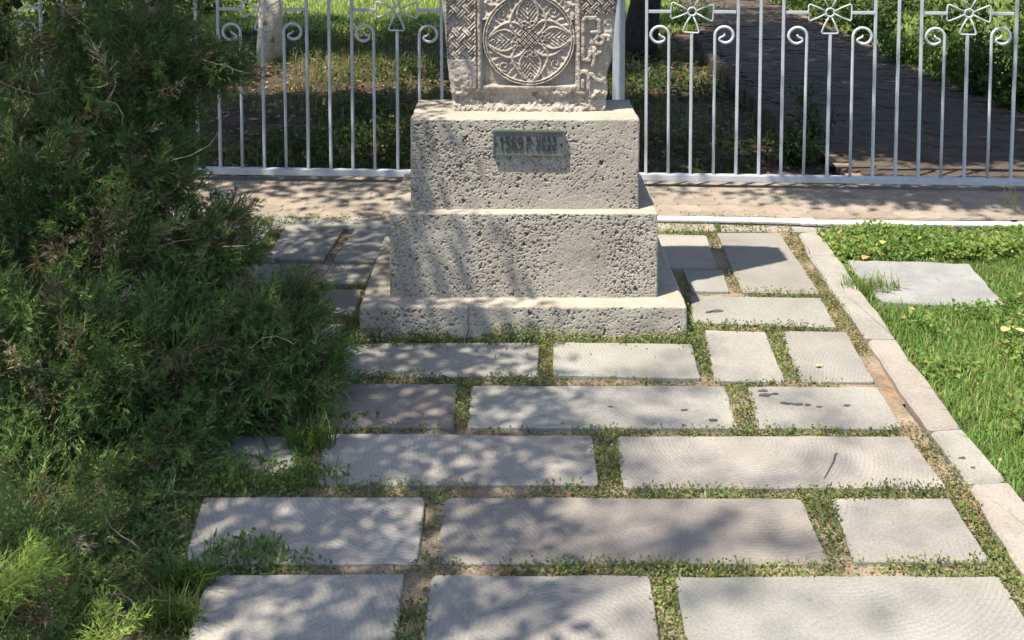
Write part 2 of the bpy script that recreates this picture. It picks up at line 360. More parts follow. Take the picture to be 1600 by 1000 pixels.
# promenade of interlocking pavers, and the side path beyond the fence
def paver_mesh():
    L_, W_, A = 0.2, 0.1, 0.010; g = 0.0014
    zig = [(0, 0), (0.025, A), (0.075, -A), (0.1, 0)]
    top = [(x, W_/2 + y) for x, y in zig] + [(x+0.1, W_/2 + y) for x, y in zig[1:]]
    bot = [(x, -W_/2 + y) for x, y in zig] + [(x+0.1, -W_/2 + y) for x, y in zig[1:]]
    out = bot + [(L_ + 0.008, -0.02), (L_ - 0.008, 0.02)] + top[::-1] + [(-0.008, 0.02), (0.008, -0.02)]
    cx = [(x - L_/2, y) for x, y in out]; m = len(cx); V = []
    for sc_, z in ((g, -0.035), (g, -0.002), (g+0.002, 0.0)):
        for i in range(m):
            ax, ay = cx[i-1]; bx, by = cx[(i+1) % m]; tx, ty = bx-ax, by-ay; l = math.hypot(tx, ty); V.append((cx[i][0]-ty/l*sc_, cx[i][1]+tx/l*sc_, z))
    Fs = [(r*m+i, r*m+(i+1) % m, (r+1)*m+(i+1) % m, (r+1)*m+i) for r in range(2) for i in range(m)] + [tuple(2*m+i for i in range(m))]
    me = bpy.data.meshes.new('paver'); me.from_pydata(V, [], Fs); me.update(); me.materials.append(M_PAVER); return me
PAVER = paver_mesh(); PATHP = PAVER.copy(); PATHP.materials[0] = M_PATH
FA, FB = at(310, 271, 0.031)*Vector((1, 1, 0)), at(1600, 289.5, 0.031)*Vector((1, 1, 0))         # fence line on the ground
def fence_px(px):                                          # x where an image column meets the fence
    x = 0.0
    for _ in range(12): x = atd(px, 150, fence_y(x)).x
    return x
def fence_y(x): return FA.y + (x-FA.x)*(FB.y-FA.y)/(FB.x-FA.x)
prom = sheet('promenade', [(-6, KY1+0.02), (6, KY1+0.02), (6, fence_y(6)+0.09), (-6, fence_y(-6)+0.09)], -0.005, M_PAVER, label='paved promenade of interlocking concrete pavers in front of the fence', cat='promenade')
row = 0; y = KY1 + 0.085
while y < 5.62:
    x = -2.3 + (0.1 if row % 2 else 0)
    while x < 3.3:
        if y < fence_y(x) + 0.08 and not (-0.3 < x < 0.38 and y < 5.5):
            o = link('paver', PAVER, prom, (x, y, random.gauss(0, 0.0006)))
            o.rotation_euler = (random.gauss(0, 0.004), random.gauss(0, 0.004), random.gauss(0, 0.004))
        x += 0.2
    y += 0.1; row += 1
PX0, PX1 = 1.78, 3.36
side = sheet('side_path', [(PX0, fence_y(PX0)+0.1), (PX1+0.1, fence_y(PX1)+0.1), (PX1+0.1, 19), (PX0+0.9, 19), (PX0+0.1, 9.5)], -0.012, M_SOIL, label='paved path running away beyond the fence in tree shade', cat='path')
cnt = 0; far = []
y = 5.22; row = 0
while y < 18:
    xl = PX0 + max(0, (y-9)*0.09); x = xl + 0.1 + (0.1 if row % 2 else 0)
    while x < PX1:
        if y > fence_y(x) + 0.135:
            if cnt < 290 and y < 9.4:
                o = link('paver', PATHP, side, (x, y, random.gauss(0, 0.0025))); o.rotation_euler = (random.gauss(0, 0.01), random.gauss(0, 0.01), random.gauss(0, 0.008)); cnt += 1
            else: far.append((x, y, random.gauss(0, 0.003)))
        x += 0.2
    y += 0.1; row += 1
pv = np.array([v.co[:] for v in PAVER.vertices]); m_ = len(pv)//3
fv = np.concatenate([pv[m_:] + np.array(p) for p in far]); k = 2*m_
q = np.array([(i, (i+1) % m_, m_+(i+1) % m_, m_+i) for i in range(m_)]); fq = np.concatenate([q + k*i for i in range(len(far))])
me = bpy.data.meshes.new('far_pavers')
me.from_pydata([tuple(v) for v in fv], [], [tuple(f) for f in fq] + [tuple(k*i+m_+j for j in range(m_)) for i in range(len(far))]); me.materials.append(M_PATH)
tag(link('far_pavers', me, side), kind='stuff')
edge = tag(empty('path_edging', (PX0, 7, 0)), 'row of upright edging stones along the left side of the shaded path', 'edging', kind='structure')
y = 6.7
while y < 10.6:
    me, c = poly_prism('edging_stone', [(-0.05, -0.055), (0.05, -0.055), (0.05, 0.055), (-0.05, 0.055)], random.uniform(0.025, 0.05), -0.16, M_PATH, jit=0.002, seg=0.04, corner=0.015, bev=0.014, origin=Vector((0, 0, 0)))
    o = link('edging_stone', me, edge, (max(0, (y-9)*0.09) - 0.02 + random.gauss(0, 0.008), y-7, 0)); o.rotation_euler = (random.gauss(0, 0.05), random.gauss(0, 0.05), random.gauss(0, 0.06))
    y += 0.125

lawn_poly = [(p.x, p.y) for p in KO] + [(6, 1.3), (6, KY0), (KO[0].x, KY0)]
lawn = sheet('lawn', lawn_poly, -0.028, M_LAWNBASE, 0.06, 0.012, label='green lawn right of the kerb', cat='lawn')
far_lawn = sheet('far_lawn', [(-14, 11.6), (1.9, 11.6), (2.6, 19), (14, 60), (-30, 60)], -0.07, M_LAWNBASE, label='sunlit lawn beyond the tree shade behind the fence', cat='lawn')
right_lawn = sheet('right_lawn', [(PX1+0.1, 5.6), (14, 5.6), (20, 40), (PX1+0.1, 40)], -0.07, M_LAWNBASE, label='sunlit lawn right of the shaded path', cat='lawn')

# ------------------------------------------------------------------ pedestal: three porous tuff blocks with real pits
def face_grid(u0, u1, v0, v1, cell):
    nu = max(2, int(round((u1-u0)/cell))+1); nv = max(2, int(round((v1-v0)/cell))+1)
    U, V = np.meshgrid(np.linspace(u0, u1, nu), np.linspace(v0, v1, nv)); idx = np.arange(nu*nv).reshape(nv, nu)
    q = np.stack([idx[:-1, :-1], idx[:-1, 1:], idx[1:, 1:], idx[1:, :-1]], -1).reshape(-1, 4)
    return U, V, q
def pits(U, V, dens, seed):
    """depth map (metres) of round-ish pores"""
    r_ = np.random.default_rng(seed); D = np.zeros_like(U); nv, nu = U.shape
    u0, v0, du, dv = U[0, 0], V[0, 0], U[0, 1]-U[0, 0], V[1, 0]-V[0, 0]; W, H = U[0, -1]-u0, V[-1, 0]-v0
    for per, ra, rb in ((12000, 0.0013, 0.0019), (5600, 0.0018, 0.0027), (1200, 0.0025, 0.0040), (100, 0.0040, 0.0062), (7, 0.008, 0.012)):
        for _ in range(int(per*W*H*dens)):
            cu, cv = r_.uniform(0, W), r_.uniform(0, H)
            loc = vnoise(np.array([[cu*6+seed, cv*6]]), seed)[0]
            if r_.uniform(-0.9, 0.9) > 0.9*loc + 0.6*(0.5 - cu/W) - 0.05: continue
            rad = r_.uniform(ra, rb); asp = r_.uniform(0.7, 1.5); an = r_.uniform(0, math.pi)
            i0, i1 = max(0, int((cu-2*rad)/du)), min(nu, int((cu+2*rad)/du)+2); j0, j1 = max(0, int((cv-2*rad)/dv)), min(nv, int((cv+2*rad)/dv)+2)
            x = U[j0:j1, i0:i1]-u0-cu; z = V[j0:j1, i0:i1]-v0-cv
            a = (x*math.cos(an)+z*math.sin(an))/asp; b = -x*math.sin(an)+z*math.cos(an)
            d = np.sqrt(a*a+b*b)/rad*(1 + 0.22*np.sin(3*np.arctan2(b, a) + cu*999) + 0.15*np.sin(5*np.arctan2(b, a) + cv*777))
            dep = np.clip((1.2-d)/0.4, 0, 1)*rad*3.4
            D[j0:j1, i0:i1] = np.maximum(D[j0:j1, i0:i1], np.where(d < 1.25, dep, 0))
    e = np.minimum(np.minimum(U-u0, u0+W-U), np.minimum(V-v0, v0+H-V))
    return D*np.clip((e-0.003)/0.006, 0, 1)
def block(name, x0, x1, y0, y1, z0, z1, parent, seed, r=0.007, fine=0.0021, chip=1.0, crack=None):
    V, Q, n = [], [], 0
    lo, hi = np.array([x0, y0, z0]), np.array([x1, y1, z1])
    def emit(P, q, nrm, D, grit=0.0):
        nonlocal n
        inner = np.clip(P, lo + r, hi - r); inner[:, 2] = np.clip(P[:, 2], lo[2]-1, hi[2]-r)
        d = P - inner; l = np.linalg.norm(d, axis=1, keepdims=True); l[l == 0] = 1
        nn = d/l; P2 = inner + nn*r
        e = fbm(P*14, 4, seed)*0.0016 + np.minimum(0, fbm(P*26+5, 3, seed+9) + 0.55)*0.010*chip*(np.abs(nn).max(1) < 0.985) 
        D = D + (D < 1e-5)*np.maximum(0, fbm(P*150, 2, seed+4))*0.0011*grit
        P2 = P2 + nn*e[:, None] - nrm*D[:, None]
        V.append(P2); Q.append(q + n); n += len(P)
    U, W, q = face_grid(x0, x1, z0, z1, fine); D = pits(U, W, 1.0, seed)
    if crack is not None: D = D + 0.009*np.exp(-((U - crack - 0.004*vnoise(np.stack([W*40, W*0], -1), 5))/0.0022)**2)
    emit(np.column_stack([U.ravel(), np.full(U.size, y0), W.ravel()]), q, np.array([0, -1, 0.]), D.ravel(), 1.0)
    for xs, sgn in ((x0, -1), (x1, 1)):
        U, W, q = face_grid(y0, y1, z0, z1, 0.004); D = pits(U, W, 0.7, seed+3+sgn)
        emit(np.column_stack([np.full(U.size, xs), U.ravel(), W.ravel()]), q if sgn > 0 else q[:, ::-1], np.array([sgn, 0, 0.]), D.ravel())
    U, W, q = face_grid(x0, x1, y0, y1, 0.005); D = pits(U, W, 0.25, seed+7)*0.5
    emit(np.column_stack([U.ravel(), W.ravel(), np.full(U.size, z1)]), q, np.array([0, 0, 1.]), D.ravel())
    U, W, q = face_grid(x0, x1, z0, z1, 0.03)
    emit(np.column_stack([U.ravel(), np.full(U.size, y1), W.ravel()]), q[:, ::-1], np.array([0, 1., 0]), np.zeros(U.size))
    c = np.array([PC.x, PC.y, PC.z])
    return link(name, np_mesh(name, np.concatenate(V)-c, np.concatenate(Q), M_PED, smooth=True), parent)
BY = at(815, 527).y
BZ = atd(815, 479, BY).z                                    # top of the base slab
def dep(py, z):                                             # depth of a point at image height py and height z
    return at(800, py, z).y
MY = dep(465, BZ); MZ = atd(815, 333, MY).z; TY = dep(327, MZ); TZ = atd(815, 186, TY).z; KHY = dep(175, TZ)
PC = Vector((0.045, (BY+4.35)/2, 0.0))
ped = tag(empty('stone_pedestal', PC), 'stepped pedestal of pitted beige tuff blocks under the carved stone', 'pedestal')
def wx(px, py, Y): return atd(px, py, Y).x
block('base_block', wx(561, 500, BY), wx(1074, 500, BY), BY, BY+0.72, -0.08, BZ, ped, 11, r=0.009, crack=wx(731, 500, BY))
block('middle_block', wx(609, 400, MY), wx(1028, 400, MY), MY, MY+0.50, BZ-0.005, MZ, ped, 23)
block('upper_block', wx(641, 250, TY), wx(999, 250, TY), TY, TY+0.335, MZ-0.003, TZ, ped, 37)
# crack filled with soil on the base block is left to the pits; plaque
px0, px1 = wx(770, 220, TY), wx(881, 220, TY); pz1, pz0 = atd(825, 202, TY).z, atd(825, 241, TY).z
pw, ph = px1-px0, pz1-pz0
bm = bmesh.new(); bm_box(bm, 0, pw, -0.008, 0.012, 0, ph)
bmesh.ops.bevel(bm, geom=bm.edges[:], offset=0.002, segments=2, affect='EDGES')
plaque = link('plaque', bm_mesh('plaque', bm, M_BRONZE), ped, (px0-PC.x, TY-PC.y-0.004, pz0), (0, math.radians(0.5), 0))
plaque['label'] = 'greenish bronze plaque with raised date and place name'
bm = bmesh.new()
for a in ((0, pw, 0, 0.005), (0, pw, ph-0.005, ph), (0, 0.005, 0.005, ph-0.005), (pw-0.005, pw, 0.005, ph-0.005)): bm_box(bm, a[0], a[1], -0.0125, -0.0075, a[2], a[3])
link('plaque_rim', bm_mesh('plaque_rim', bm, M_BRONZE), plaque)
for sx in (0.0105, pw-0.0105):
    bm = bmesh.new(); bmesh.ops.create_uvsphere(bm, u_segments=10, v_segments=6, radius=0.005)
    for v in bm.verts: v.co.y *= 0.6
    link('screw', bm_mesh('screw', bm, M_LETTER, True), plaque, (sx, -0.009, ph*0.48))
GL = {  # letter strokes in a unit box
 '1': [[(0.15,0.75),(0.55,1),(0.55,0)]],
 '5': [[(0.95,1),(0.12,1),(0.1,0.55),(0.6,0.6),(0.92,0.45),(0.92,0.15),(0.65,0),(0.1,0.05)]],
 '6': [[(0.9,0.95),(0.4,1),(0.1,0.8),(0.1,0.15),(0.35,0),(0.7,0),(0.95,0.15),(0.95,0.42),(0.7,0.56),(0.12,0.5)]],
 '9': [[(0.1,0.05),(0.6,0),(0.9,0.2),(0.9,0.85),(0.65,1),(0.3,1),(0.05,0.85),(0.05,0.58),(0.3,0.44),(0.88,0.5)]],
 'T': [[(0.12,0),(0.12,1),(0.9,1)],[(0.12,0.45),(0.5,0.62),(0.85,0.6),(0.95,0.35),(0.7,0.15),(0.5,0.3),(0.55,0.55)]],
 'G': [[(0.12,0),(0.12,1),(0.9,1)]],
 '.': [[(0.1,0),(0.1,0.1)]],
 'U': [[(0.1,1),(0.1,0.2),(0.35,0),(0.75,0),(0.9,0.2)],[(0.9,1),(0.9,0)]],
 'n': [[(0.1,0),(0.1,0.8),(0.35,1),(0.65,1),(0.9,0.8),(0.9,0)]],
 'q': [[(0.05,0.55),(0.1,0.85),(0.35,1),(0.65,1),(0.85,0.8),(0.85,0)],[(0.85,0.42),(0.5,0.42)]],
 'K': [[(0.85,1),(0.3,1),(0.15,0.8),(0.3,0.6),(0.85,0.6)],[(0.6,0.6),(0.6,0)],[(0.2,0.25),(0.95,0.25)]],
 'C': [[(0.9,0.85),(0.6,1),(0.3,1),(0.1,0.8),(0.1,0.2),(0.3,0),(0.6,0),(0.9,0.15)]],
 'O': [[(0.3,0),(0.1,0.2),(0.1,0.8),(0.3,1),(0.7,1),(0.9,0.8),(0.9,0.2),(0.7,0),(0.3,0)]],
 'D': [[(0.0,-0.12),(0.0,0.08),(1,0.08),(1,-0.12)],[(0.15,0.08),(0.35,1),(0.8,1),(0.85,0.08)]],
 'k': [[(0.12,0),(0.12,1)],[(0.9,1),(0.15,0.5),(0.9,0)]],
}
def letter(ch, x, z, w, h, t):
    bm = bmesh.new()
    for st in GL[ch]:
        for (a, b) in zip(st[:-1], st[1:]):
            p, q_ = Vector((x+a[0]*w, 0, z+a[1]*h)), Vector((x+b[0]*w, 0, z+b[1]*h)); d = (q_-p).normalized(); nrm = Vector((-d.z, 0, d.x))*t; p = p-d*t*0.8; q_ = q_+d*t*0.8
            v = [bm.verts.new(c+Vector((0, y, 0))) for y in (-0.0125-random.uniform(0, 0.0004), -0.007) for c in (p+nrm, p-nrm, q_-nrm, q_+nrm)]
            for f in ((0,1,2,3),(0,4,5,1),(1,5,6,2),(2,6,7,3),(3,7,4,0)): bm.faces.new([v[i] for i in f])
    link('letter', bm_mesh('letter', bm, M_LETTER), plaque)
u = pw/111.0                                               # one photograph pixel on the plaque
for i, ch in enumerate('1569'): letter(ch, (9+9.9*i)*u + (0.5*u if i else 1.5*u), 9.5*u, 7.0*u, 20*u, 0.68*u)
for i, ch in enumerate('T.'): letter(ch, (52+8.5*i)*u, 21.5*u, 7*u, 8.5*u, 0.5*u)
for i, ch in enumerate('G.'): letter(ch, (52+8.5*i)*u, 8.5*u, 5.5*u, 9.5*u, 0.5*u)
for i, ch in enumerate('UnqK'): letter(ch, (68+8.3*i)*u, 21.5*u, 5.2*u, 8.5*u, 0.5*u)
for i, ch in enumerate('CODk'): letter(ch, (68+8.3*i)*u, 8.5*u, 5.2*u, 8.7*u, 0.5*u)

# ------------------------------------------------------------------ carved cross-stone: heightfield relief
def seg_dist(A, B, pts, closed=False):
    d = np.full(A.shape, 1e9)
    ps = pts + ([pts[0]] if closed else [])
    for (x0, y0), (x1, y1) in zip(ps[:-1], ps[1:]):
        dx, dy = x1-x0, y1-y0; t = np.clip(((A-x0)*dx+(B-y0)*dy)/(dx*dx+dy*dy+1e-9), 0, 1)
        d = np.minimum(d, np.hypot(A-x0-t*dx, B-y0-t*dy))
    return d
def ridge(d, w): return np.clip(1-(d/w)**2, 0, 1)**0.6
def interlace(A, B, P=15.0, w=4.6):
    c1, c2 = (A+B)/P, (A-B)/P
    d1, d2 = np.abs(c1-np.round(c1))*P/1.414, np.abs(c2-np.round(c2))*P/1.414
    par = ((np.round(c1)+np.round(c2)) % 2 == 0)
    prof = lambda d: np.clip((w-d)/1.0, 0, 1)*(0.75+0.35*np.clip((d-0.5)/1.2, 0, 1))
    h1, h2 = prof(d1), prof(d2)
    return np.where(par, np.where(d1 < w, h1, h2*(np.clip((d1-w)/1.3, 0, 1))), np.where(d2 < w, h2, h1*np.clip((d2-w)/1.3, 0, 1)))
def relief(A, B):
    """A,B in photograph pixels (A right, B down). Returns height in mm above the face datum"""
    H = np.zeros(A.shape)
    n1 = fbm(np.stack([A*0.05, B*0.05], -1), 4, 5); n2 = fbm(np.stack([A*0.22, B*0.22], -1), 3, 8)
    # panel around the medallion
    a, b = A-826.5, -(B-61.5); r = np.hypot(a, b)
    inpan = (np.abs(a) < 75) & (b > -73.5 - 0.0*a)
    edge = np.minimum(75-np.abs(a), b+73.5)
    H = np.where(inpan, -15*np.clip(edge/2.0, 0, 1), H)
    med = r < 72.5
    Hm = -1.5 + 2.5*np.sqrt(np.clip(1-(r/90)**2, 0, 1)) - 7.0
    line = np.zeros(A.shape); groove = np.zeros(A.shape)
    covered_i = np.zeros(A.shape, bool); covered_o = np.zeros(A.shape, bool)
    for k in range(4):
        th = k*math.pi/2 + 0.05; uu = a*math.cos(th)+b*math.sin(th); ww = -a*math.sin(th)+b*math.cos(th)
        t = np.clip(uu/69.0, 0, 1); wo = 31*np.sin(math.pi*t**0.85)**0.8*(1-0.25*t)
        ti = np.clip((uu-17)/49.0, 0, 1); wi = 16.5*np.sin(math.pi*ti**0.9)**0.75
        do = np.where((uu > 2) & (uu < 70), np.abs(np.abs(ww)-wo), 99)*0.85; di = np.where((uu > 17) & (uu < 66), np.abs(np.abs(ww)-wi), 99)*0.85
        ini = (uu > 17) & (uu < 66) & (np.abs(ww) < wi); ino = (uu > 6) & (uu < 69) & (np.abs(ww) < wo)
        ribs_i = 0.5+0.5*np.sin((uu*0.95 - np.abs(ww)*1.15)*2*math.pi/7.0); spine = ridge(np.abs(ww), 1.2)
        Hm = np.where(ini, -7.0 + 4.2*ribs_i + 2*spine, Hm)
        ribs_o = 0.5+0.5*np.sin((uu*0.8 + np.abs(ww)*0.75)*2*math.pi/6.2)
        Hm = np.where(ino & ~ini & ~covered_i, -7.5 + 4.0*ribs_o, Hm)
        covered_i |= ini; covered_o |= ino
        line = np.maximum(line, np.maximum(ridge(do, 2.6), ridge(di, 2.3)))
        groove = np.maximum(groove, np.where((di > 1.9) & (di < 4.2) & ~ini & (ww*(1 if k % 2 else -1) > 0), 1.0, 0))
        # leaf eyes
        for eu, ew, er in ((24, 6.5, 3.6), (24, -6.5, 3.6), (56, 0, 2.4)):
            de = np.hypot(uu-eu, ww-ew); line = np.maximum(line, ridge(np.abs(de-er), 1.3)); Hm = np.where(de < er-1, -11, Hm)
        # spandrel scrolls near the rim
        ph = th + math.pi/4; cu, cw = 57*math.cos(ph), 57*math.sin(ph); de = np.hypot(a-cu, b-cw)
        ang = np.arctan2(b-cw, a-cu); spi = np.abs(((de - ang*1.1) % 6.9) - 3.45)
        sp = med & ~covered_o & (de < 9)
        Hm = np.where(sp, -9 + 5.5*np.clip(1.9-spi, 0, 1), Hm)
    spn = med & ~covered_o & (r > 34)
    angc = np.arctan2(b, a); ribs_s = 0.5+0.5*np.sin(angc*36 + r*0.12)
    far_ = np.ones(A.shape, bool)
    for k in range(4):
        ph = k*math.pi/2 + 0.05 + math.pi/4; far_ &= np.hypot(a-57*math.cos(ph), b-57*math.sin(ph)) > 9
    Hm = np.where(spn & far_, -8.0 + 4.2*ribs_s, Hm)
    Hm = Hm - 5.0*groove
    Hm = np.maximum(Hm, -8 + 7.0*line)
    cen = (np.abs(a*0.94+b*0.34)+np.abs(-a*0.34+b*0.94)) < 22
    ca, cb = a, b
    Hm = np.where(cen, -10 + 8.0*interlace(ca+4.5, cb+2, 9.6, 2.9), Hm)
    rim = np.maximum(ridge(np.abs(r-71.0), 1.6), ridge(np.abs(r-67.0), 1.5)); Hm = np.maximum(Hm, np.where(rim > 0, -6+6.0*rim, -99))
    H = np.where(med, Hm, H)
    # corner fillets of the panel stay raised next to the medallion
    corner_ = inpan & ~med & (b < 0) & ((np.abs(a) > 66) | (b < -71.5))
    # upper spandrels: rough flat field
    H = np.where(inpan & ~med & (b > 30), -6 + 2.5*n2, H)
    # vertical frame mouldings
    for fx in (748.5, 904.0):
        d = np.abs(A-fx - 0.012*(B-60)); H = np.where((d < 5) & (B < 140), np.maximum(np.where(d < 2.6, 1.8*ridge(d, 2.6), -4), H*0 - 4), H)
    # left interlace band
    lb = (A > 697) & (A < 743) & (B < 94); wx_ = np.clip(np.minimum(A-697, 743-A)/2, 0, 1)
    H = np.where(lb, -9*wx_ + 8.2*interlace(A-720, B-60, 18.5, 4.2)*(0.75+0.25*n1), H)
    # right band: knot above, letters below
    rb = (A > 909) & (A < 962) & (B < 22)
    H = np.where(rb, -9 + 8.2*interlace(A-930, B-10, 16.5, 3.6), H)
    lf = (A > 907) & (A < 968) & (B >= 22) & (B < 150)
    H = np.where(lf, -6 + 1.2*n2, H)
    LET = [[(911,71),(911,33),(916,28),(931,28),(936,33),(936,50),(925,51)], [(934,56),(930,62),(933,69),(940,68),(943,61),(939,56),(951,57),(950,63)],
           [(911,76),(911,93),(921,94),(922,82)], [(929,76),(929,92),(926,103)], [(929,84),(938,82)],
           [(905,147),(904,117),(909,112),(917,113),(920,120),(920,142)], [(918,116),(927,117),(931,124),(940,127)], [(911,126),(911,136)]]
    for st in LET: H = np.maximum(H, np.where(lf, -6 + 7.5*np.clip((3.5-seg_dist(A, B, st))/1.2, 0, 1), -99))
    for st in ([(708,121),(711,115),(717,115),(720,120),(717,126),(711,126),(708,121)], [(731,130),(730,118),(735,113),(741,118),(741,132)], [(736,122),(736,131)]):
        H = np.where((A < 746) & (B > 98), np.maximum(H - 0.0, -4 + 5*np.clip((2.8-seg_dist(A, B, st))/1.2, 0, 1)), H)
    # broken rough foot
    foot = np.clip((B-139 - 3*n1)/6, 0, 1)
    rough = -2 - 9*np.clip((B-148-6*n1)/4, 0, 1)*np.clip((170-B)/14, 0, 1) + 4.5*n1 + 2.5*n2
    H = np.where(B > 139, H*(1-foot) + rough*foot, H)
    return H + 0.9*n2 + 1.6*n1
ZB = TZ - 0.004; zt = 2.02; pxm = KHY/F
cols = np.linspace(0, 1, 350)
rows = np.concatenate([np.arange(ZB, 1.19, 0.0018), np.linspace(1.195, zt, 70)])
S, Z = np.meshgrid(cols, rows)
yv = KHY
Bpx = np.interp(Z.ravel(), [atd(826, p, yv).z for p in (200, 0, -400)], [200, 0, -400]).reshape(Z.shape)
rn = fbm(np.stack([Z*22, Z*0], -1), 4, 2)*0.8; rn2 = fbm(np.stack([Z*22, Z*0+9], -1), 4, 4)*0.8
Lx = 706.5 - np.clip(170-Bpx, 0, 900)*0.092 + rn - 0.5
Rx = 948.5 + np.clip(170-Bpx, 0, 900)*0.098 + rn2 - 4*np.exp(-((Bpx-118)/14)**2)
Apx = Lx + S*(Rx-Lx)
Bwork = np.where(Bpx < -85, 300, Bpx)
Hmm = relief(Apx, Bwork)
plain = 1.5*fbm(np.stack([Apx*0.1, Bpx*0.1], -1), 3, 3)
# upper stone (above the picture): a plain raised cross inside a frame
cu_ = np.abs(Apx-826); cross = ((cu_ < 16) & (Bpx > -330) & (Bpx < -95)) | ((np.abs(Bpx+230) < 16) & (cu_ < 62))
Hmm = np.where(Bpx < -85, np.where(cu_ < 75, -13, 0) + np.where(cross, 12, 0) + plain, Hmm)
er = np.minimum(Apx-Lx, Rx-Apx); Hmm = Hmm - 7*np.clip(1-er/7, 0, 1)**2 - 9*np.clip(1-(Rx-Apx)/14, 0, 1)*np.clip((np.exp(-((Bpx-112)/16)**2))-0.3, 0, 1)
ztop = zt - 0.10*np.clip(np.abs(S-0.5)*2, 0, 1)**2.2
Zf = np.where(Z > 1.2, 1.2 + (Z-1.2)*(ztop-1.2)/(zt-1.2), Z)
Xw = (Apx-PPX)*pxm/math.cos(PITCH)*1.0
X0 = atd(826, 80, yv).x/(826-PPX)
Xw = (Apx-PPX)*X0
Yw = yv - Hmm*0.001*1.65 + 0.006 - (Z-ZB)*0.012
nr, nc = S.shape; idx = np.arange(nr*nc).reshape(nr, nc)
V = np.stack([Xw, Yw, Zf], -1).reshape(-1, 3); Q = np.stack([idx[:-1, :-1], idx[:-1, 1:], idx[1:, 1:], idx[1:, :-1]], -1).reshape(-1, 4)
bnd = np.concatenate([idx[0], idx[1:, -1], idx[-1, -2::-1], idx[-2:0:-1, 0]])
steps = 5; cur = bnd; VV = [V]; QQ = [Q]; nn = len(V)
for s in range(1, steps+1):
    P = V[bnd].copy(); P[:, 1] = P[:, 1] + (yv+0.15-P[:, 1])*s/steps; P += fbm(P*18, 3, 6)[:, None]*0.004
    new = np.arange(nn, nn+len(bnd)); VV.append(P); nn += len(bnd)
    QQ.append(np.stack([np.roll(cur, -1), cur, new, np.roll(new, -1)], 1)); cur = new
VV.append(np.array([[0.06, yv+0.152, 1.3]])); 
V = np.concatenate(VV); Q = np.concatenate(QQ)
tri = np.stack([np.roll(cur, -1), cur, np.full(len(cur), nn), np.full(len(cur), nn)], 1)
base = np.array([0.06, yv+0.07, ZB])
me = bpy.data.meshes.new('carved_stone'); 
me = np_mesh('carved_stone', V-base, Q, M_KHACH, smooth=True)
kh = tag(link('carved_cross_stone', me, None, tuple(base)), 'upright carved stone slab with round leaf medallion, standing on the pedestal', 'carved stone')
bk = bpy.data.meshes.new('back_face'); pb = V[cur]-base
bk.from_pydata([tuple(p) for p in pb], [], [tuple(range(len(pb)))]); bk.materials.append(M_KHACH); link('back_face', bk, kh)

# ------------------------------------------------------------------ fence
RW = 0.0077
fdir = math.atan2(FB.y-FA.y, FB.x-FA.x)
RAILZ, TOPZ = 0.90, 1.38
def bar_mesh(h, z0=0.06):
    bm = bmesh.new(); bm_box(bm, -RW, RW, -RW, RW, z0, h); bmesh.ops.bevel(bm, geom=[e for e in bm.edges if abs(e.verts[0].co.z-e.verts[1].co.z) > 0.1], offset=0.003, segments=2, affect='EDGES')
    return bm_mesh('bar', bm, M_FENCE)
BAR = bar_mesh(TOPZ); SHORT = bar_mesh(RAILZ-0.112)
def scroll_mesh(s):
    R_ = 0.046; top = 0.822; zc = top-R_; pts = [(0, 0, 0.06), (0, 0, 0.3), (0, 0, 0.55)]
    for i in range(0, 13): a = math.pi*i/12; pts.append((s*(R_-R_*math.cos(a)), 0, zc + R_*math.sin(a)))
    for i in range(1, 10):
        a = math.pi + math.pi*0.62*i/9; r = R_ - 0.013*i/9; pts.append((s*(R_ - r*math.cos(a)), 0, zc + r*math.sin(a)))
    lx, _, lz = pts[-1]
    pts += [(lx - s*0.010, 0, lz+0.006), (lx - s*0.0125, 0, lz+0.014), (lx - s*0.008, 0, lz+0.021), (lx + s*0.004, 0, lz+0.026), (lx + s*0.013, 0, lz+0.032), (lx + s*0.015, 0, lz+0.041)]
    rad = [0.0078]*(len(pts)-10) + [0.0082, 0.008, 0.0075, 0.007, 0.0065, 0.006, 0.006, 0.0055, 0.005, 0.004]
    return tube_mesh('scroll', pts, rad, M_FENCE, 8, smooth=True)
SCR = {1: scroll_mesh(1), -1: scroll_mesh(-1)}
def cross_parts():
    ring = tube_mesh('cross_ring', [(0.021*math.cos(a), 0, 0.021*math.sin(a)) for a in [2*math.pi*i/20 for i in range(20)]], 0.0055, M_FENCE, 8, closed=True)
    arms = []
    for k in range(4):
        th = k*math.pi/2; c_, s_ = math.cos(th), math.sin(th)
        loc = [(0.021, 0.006), (0.06, 0.026), (0.098, 0.0415), (0.1045, 0.038), (0.1065, 0.030), (0.1065, 0), (0.1065, -0.030), (0.1045, -0.038), (0.098, -0.0415), (0.06, -0.026), (0.021, -0.006)]
        arms.append(tube_mesh('cross_arm', [(x*c_-z*s_, 0, x*s_+z*c_) for x, z in loc], 0.0045, M_FENCE, 7))
    return ring, arms
CRING, CARMS = cross_parts()
def hbar(name, x0, x1, z, hw, hh, parent):
    bm = bmesh.new(); bm_box(bm, x0, x1, -hw, hw, z-hh, z+hh); bmesh.ops.bevel(bm, geom=[e for e in bm.edges if abs(e.verts[0].co.x-e.verts[1].co.x) > 0.01], offset=0.003, segments=2, affect='EDGES')
    link(name, bm_mesh(name, bm, M_FENCE), parent)
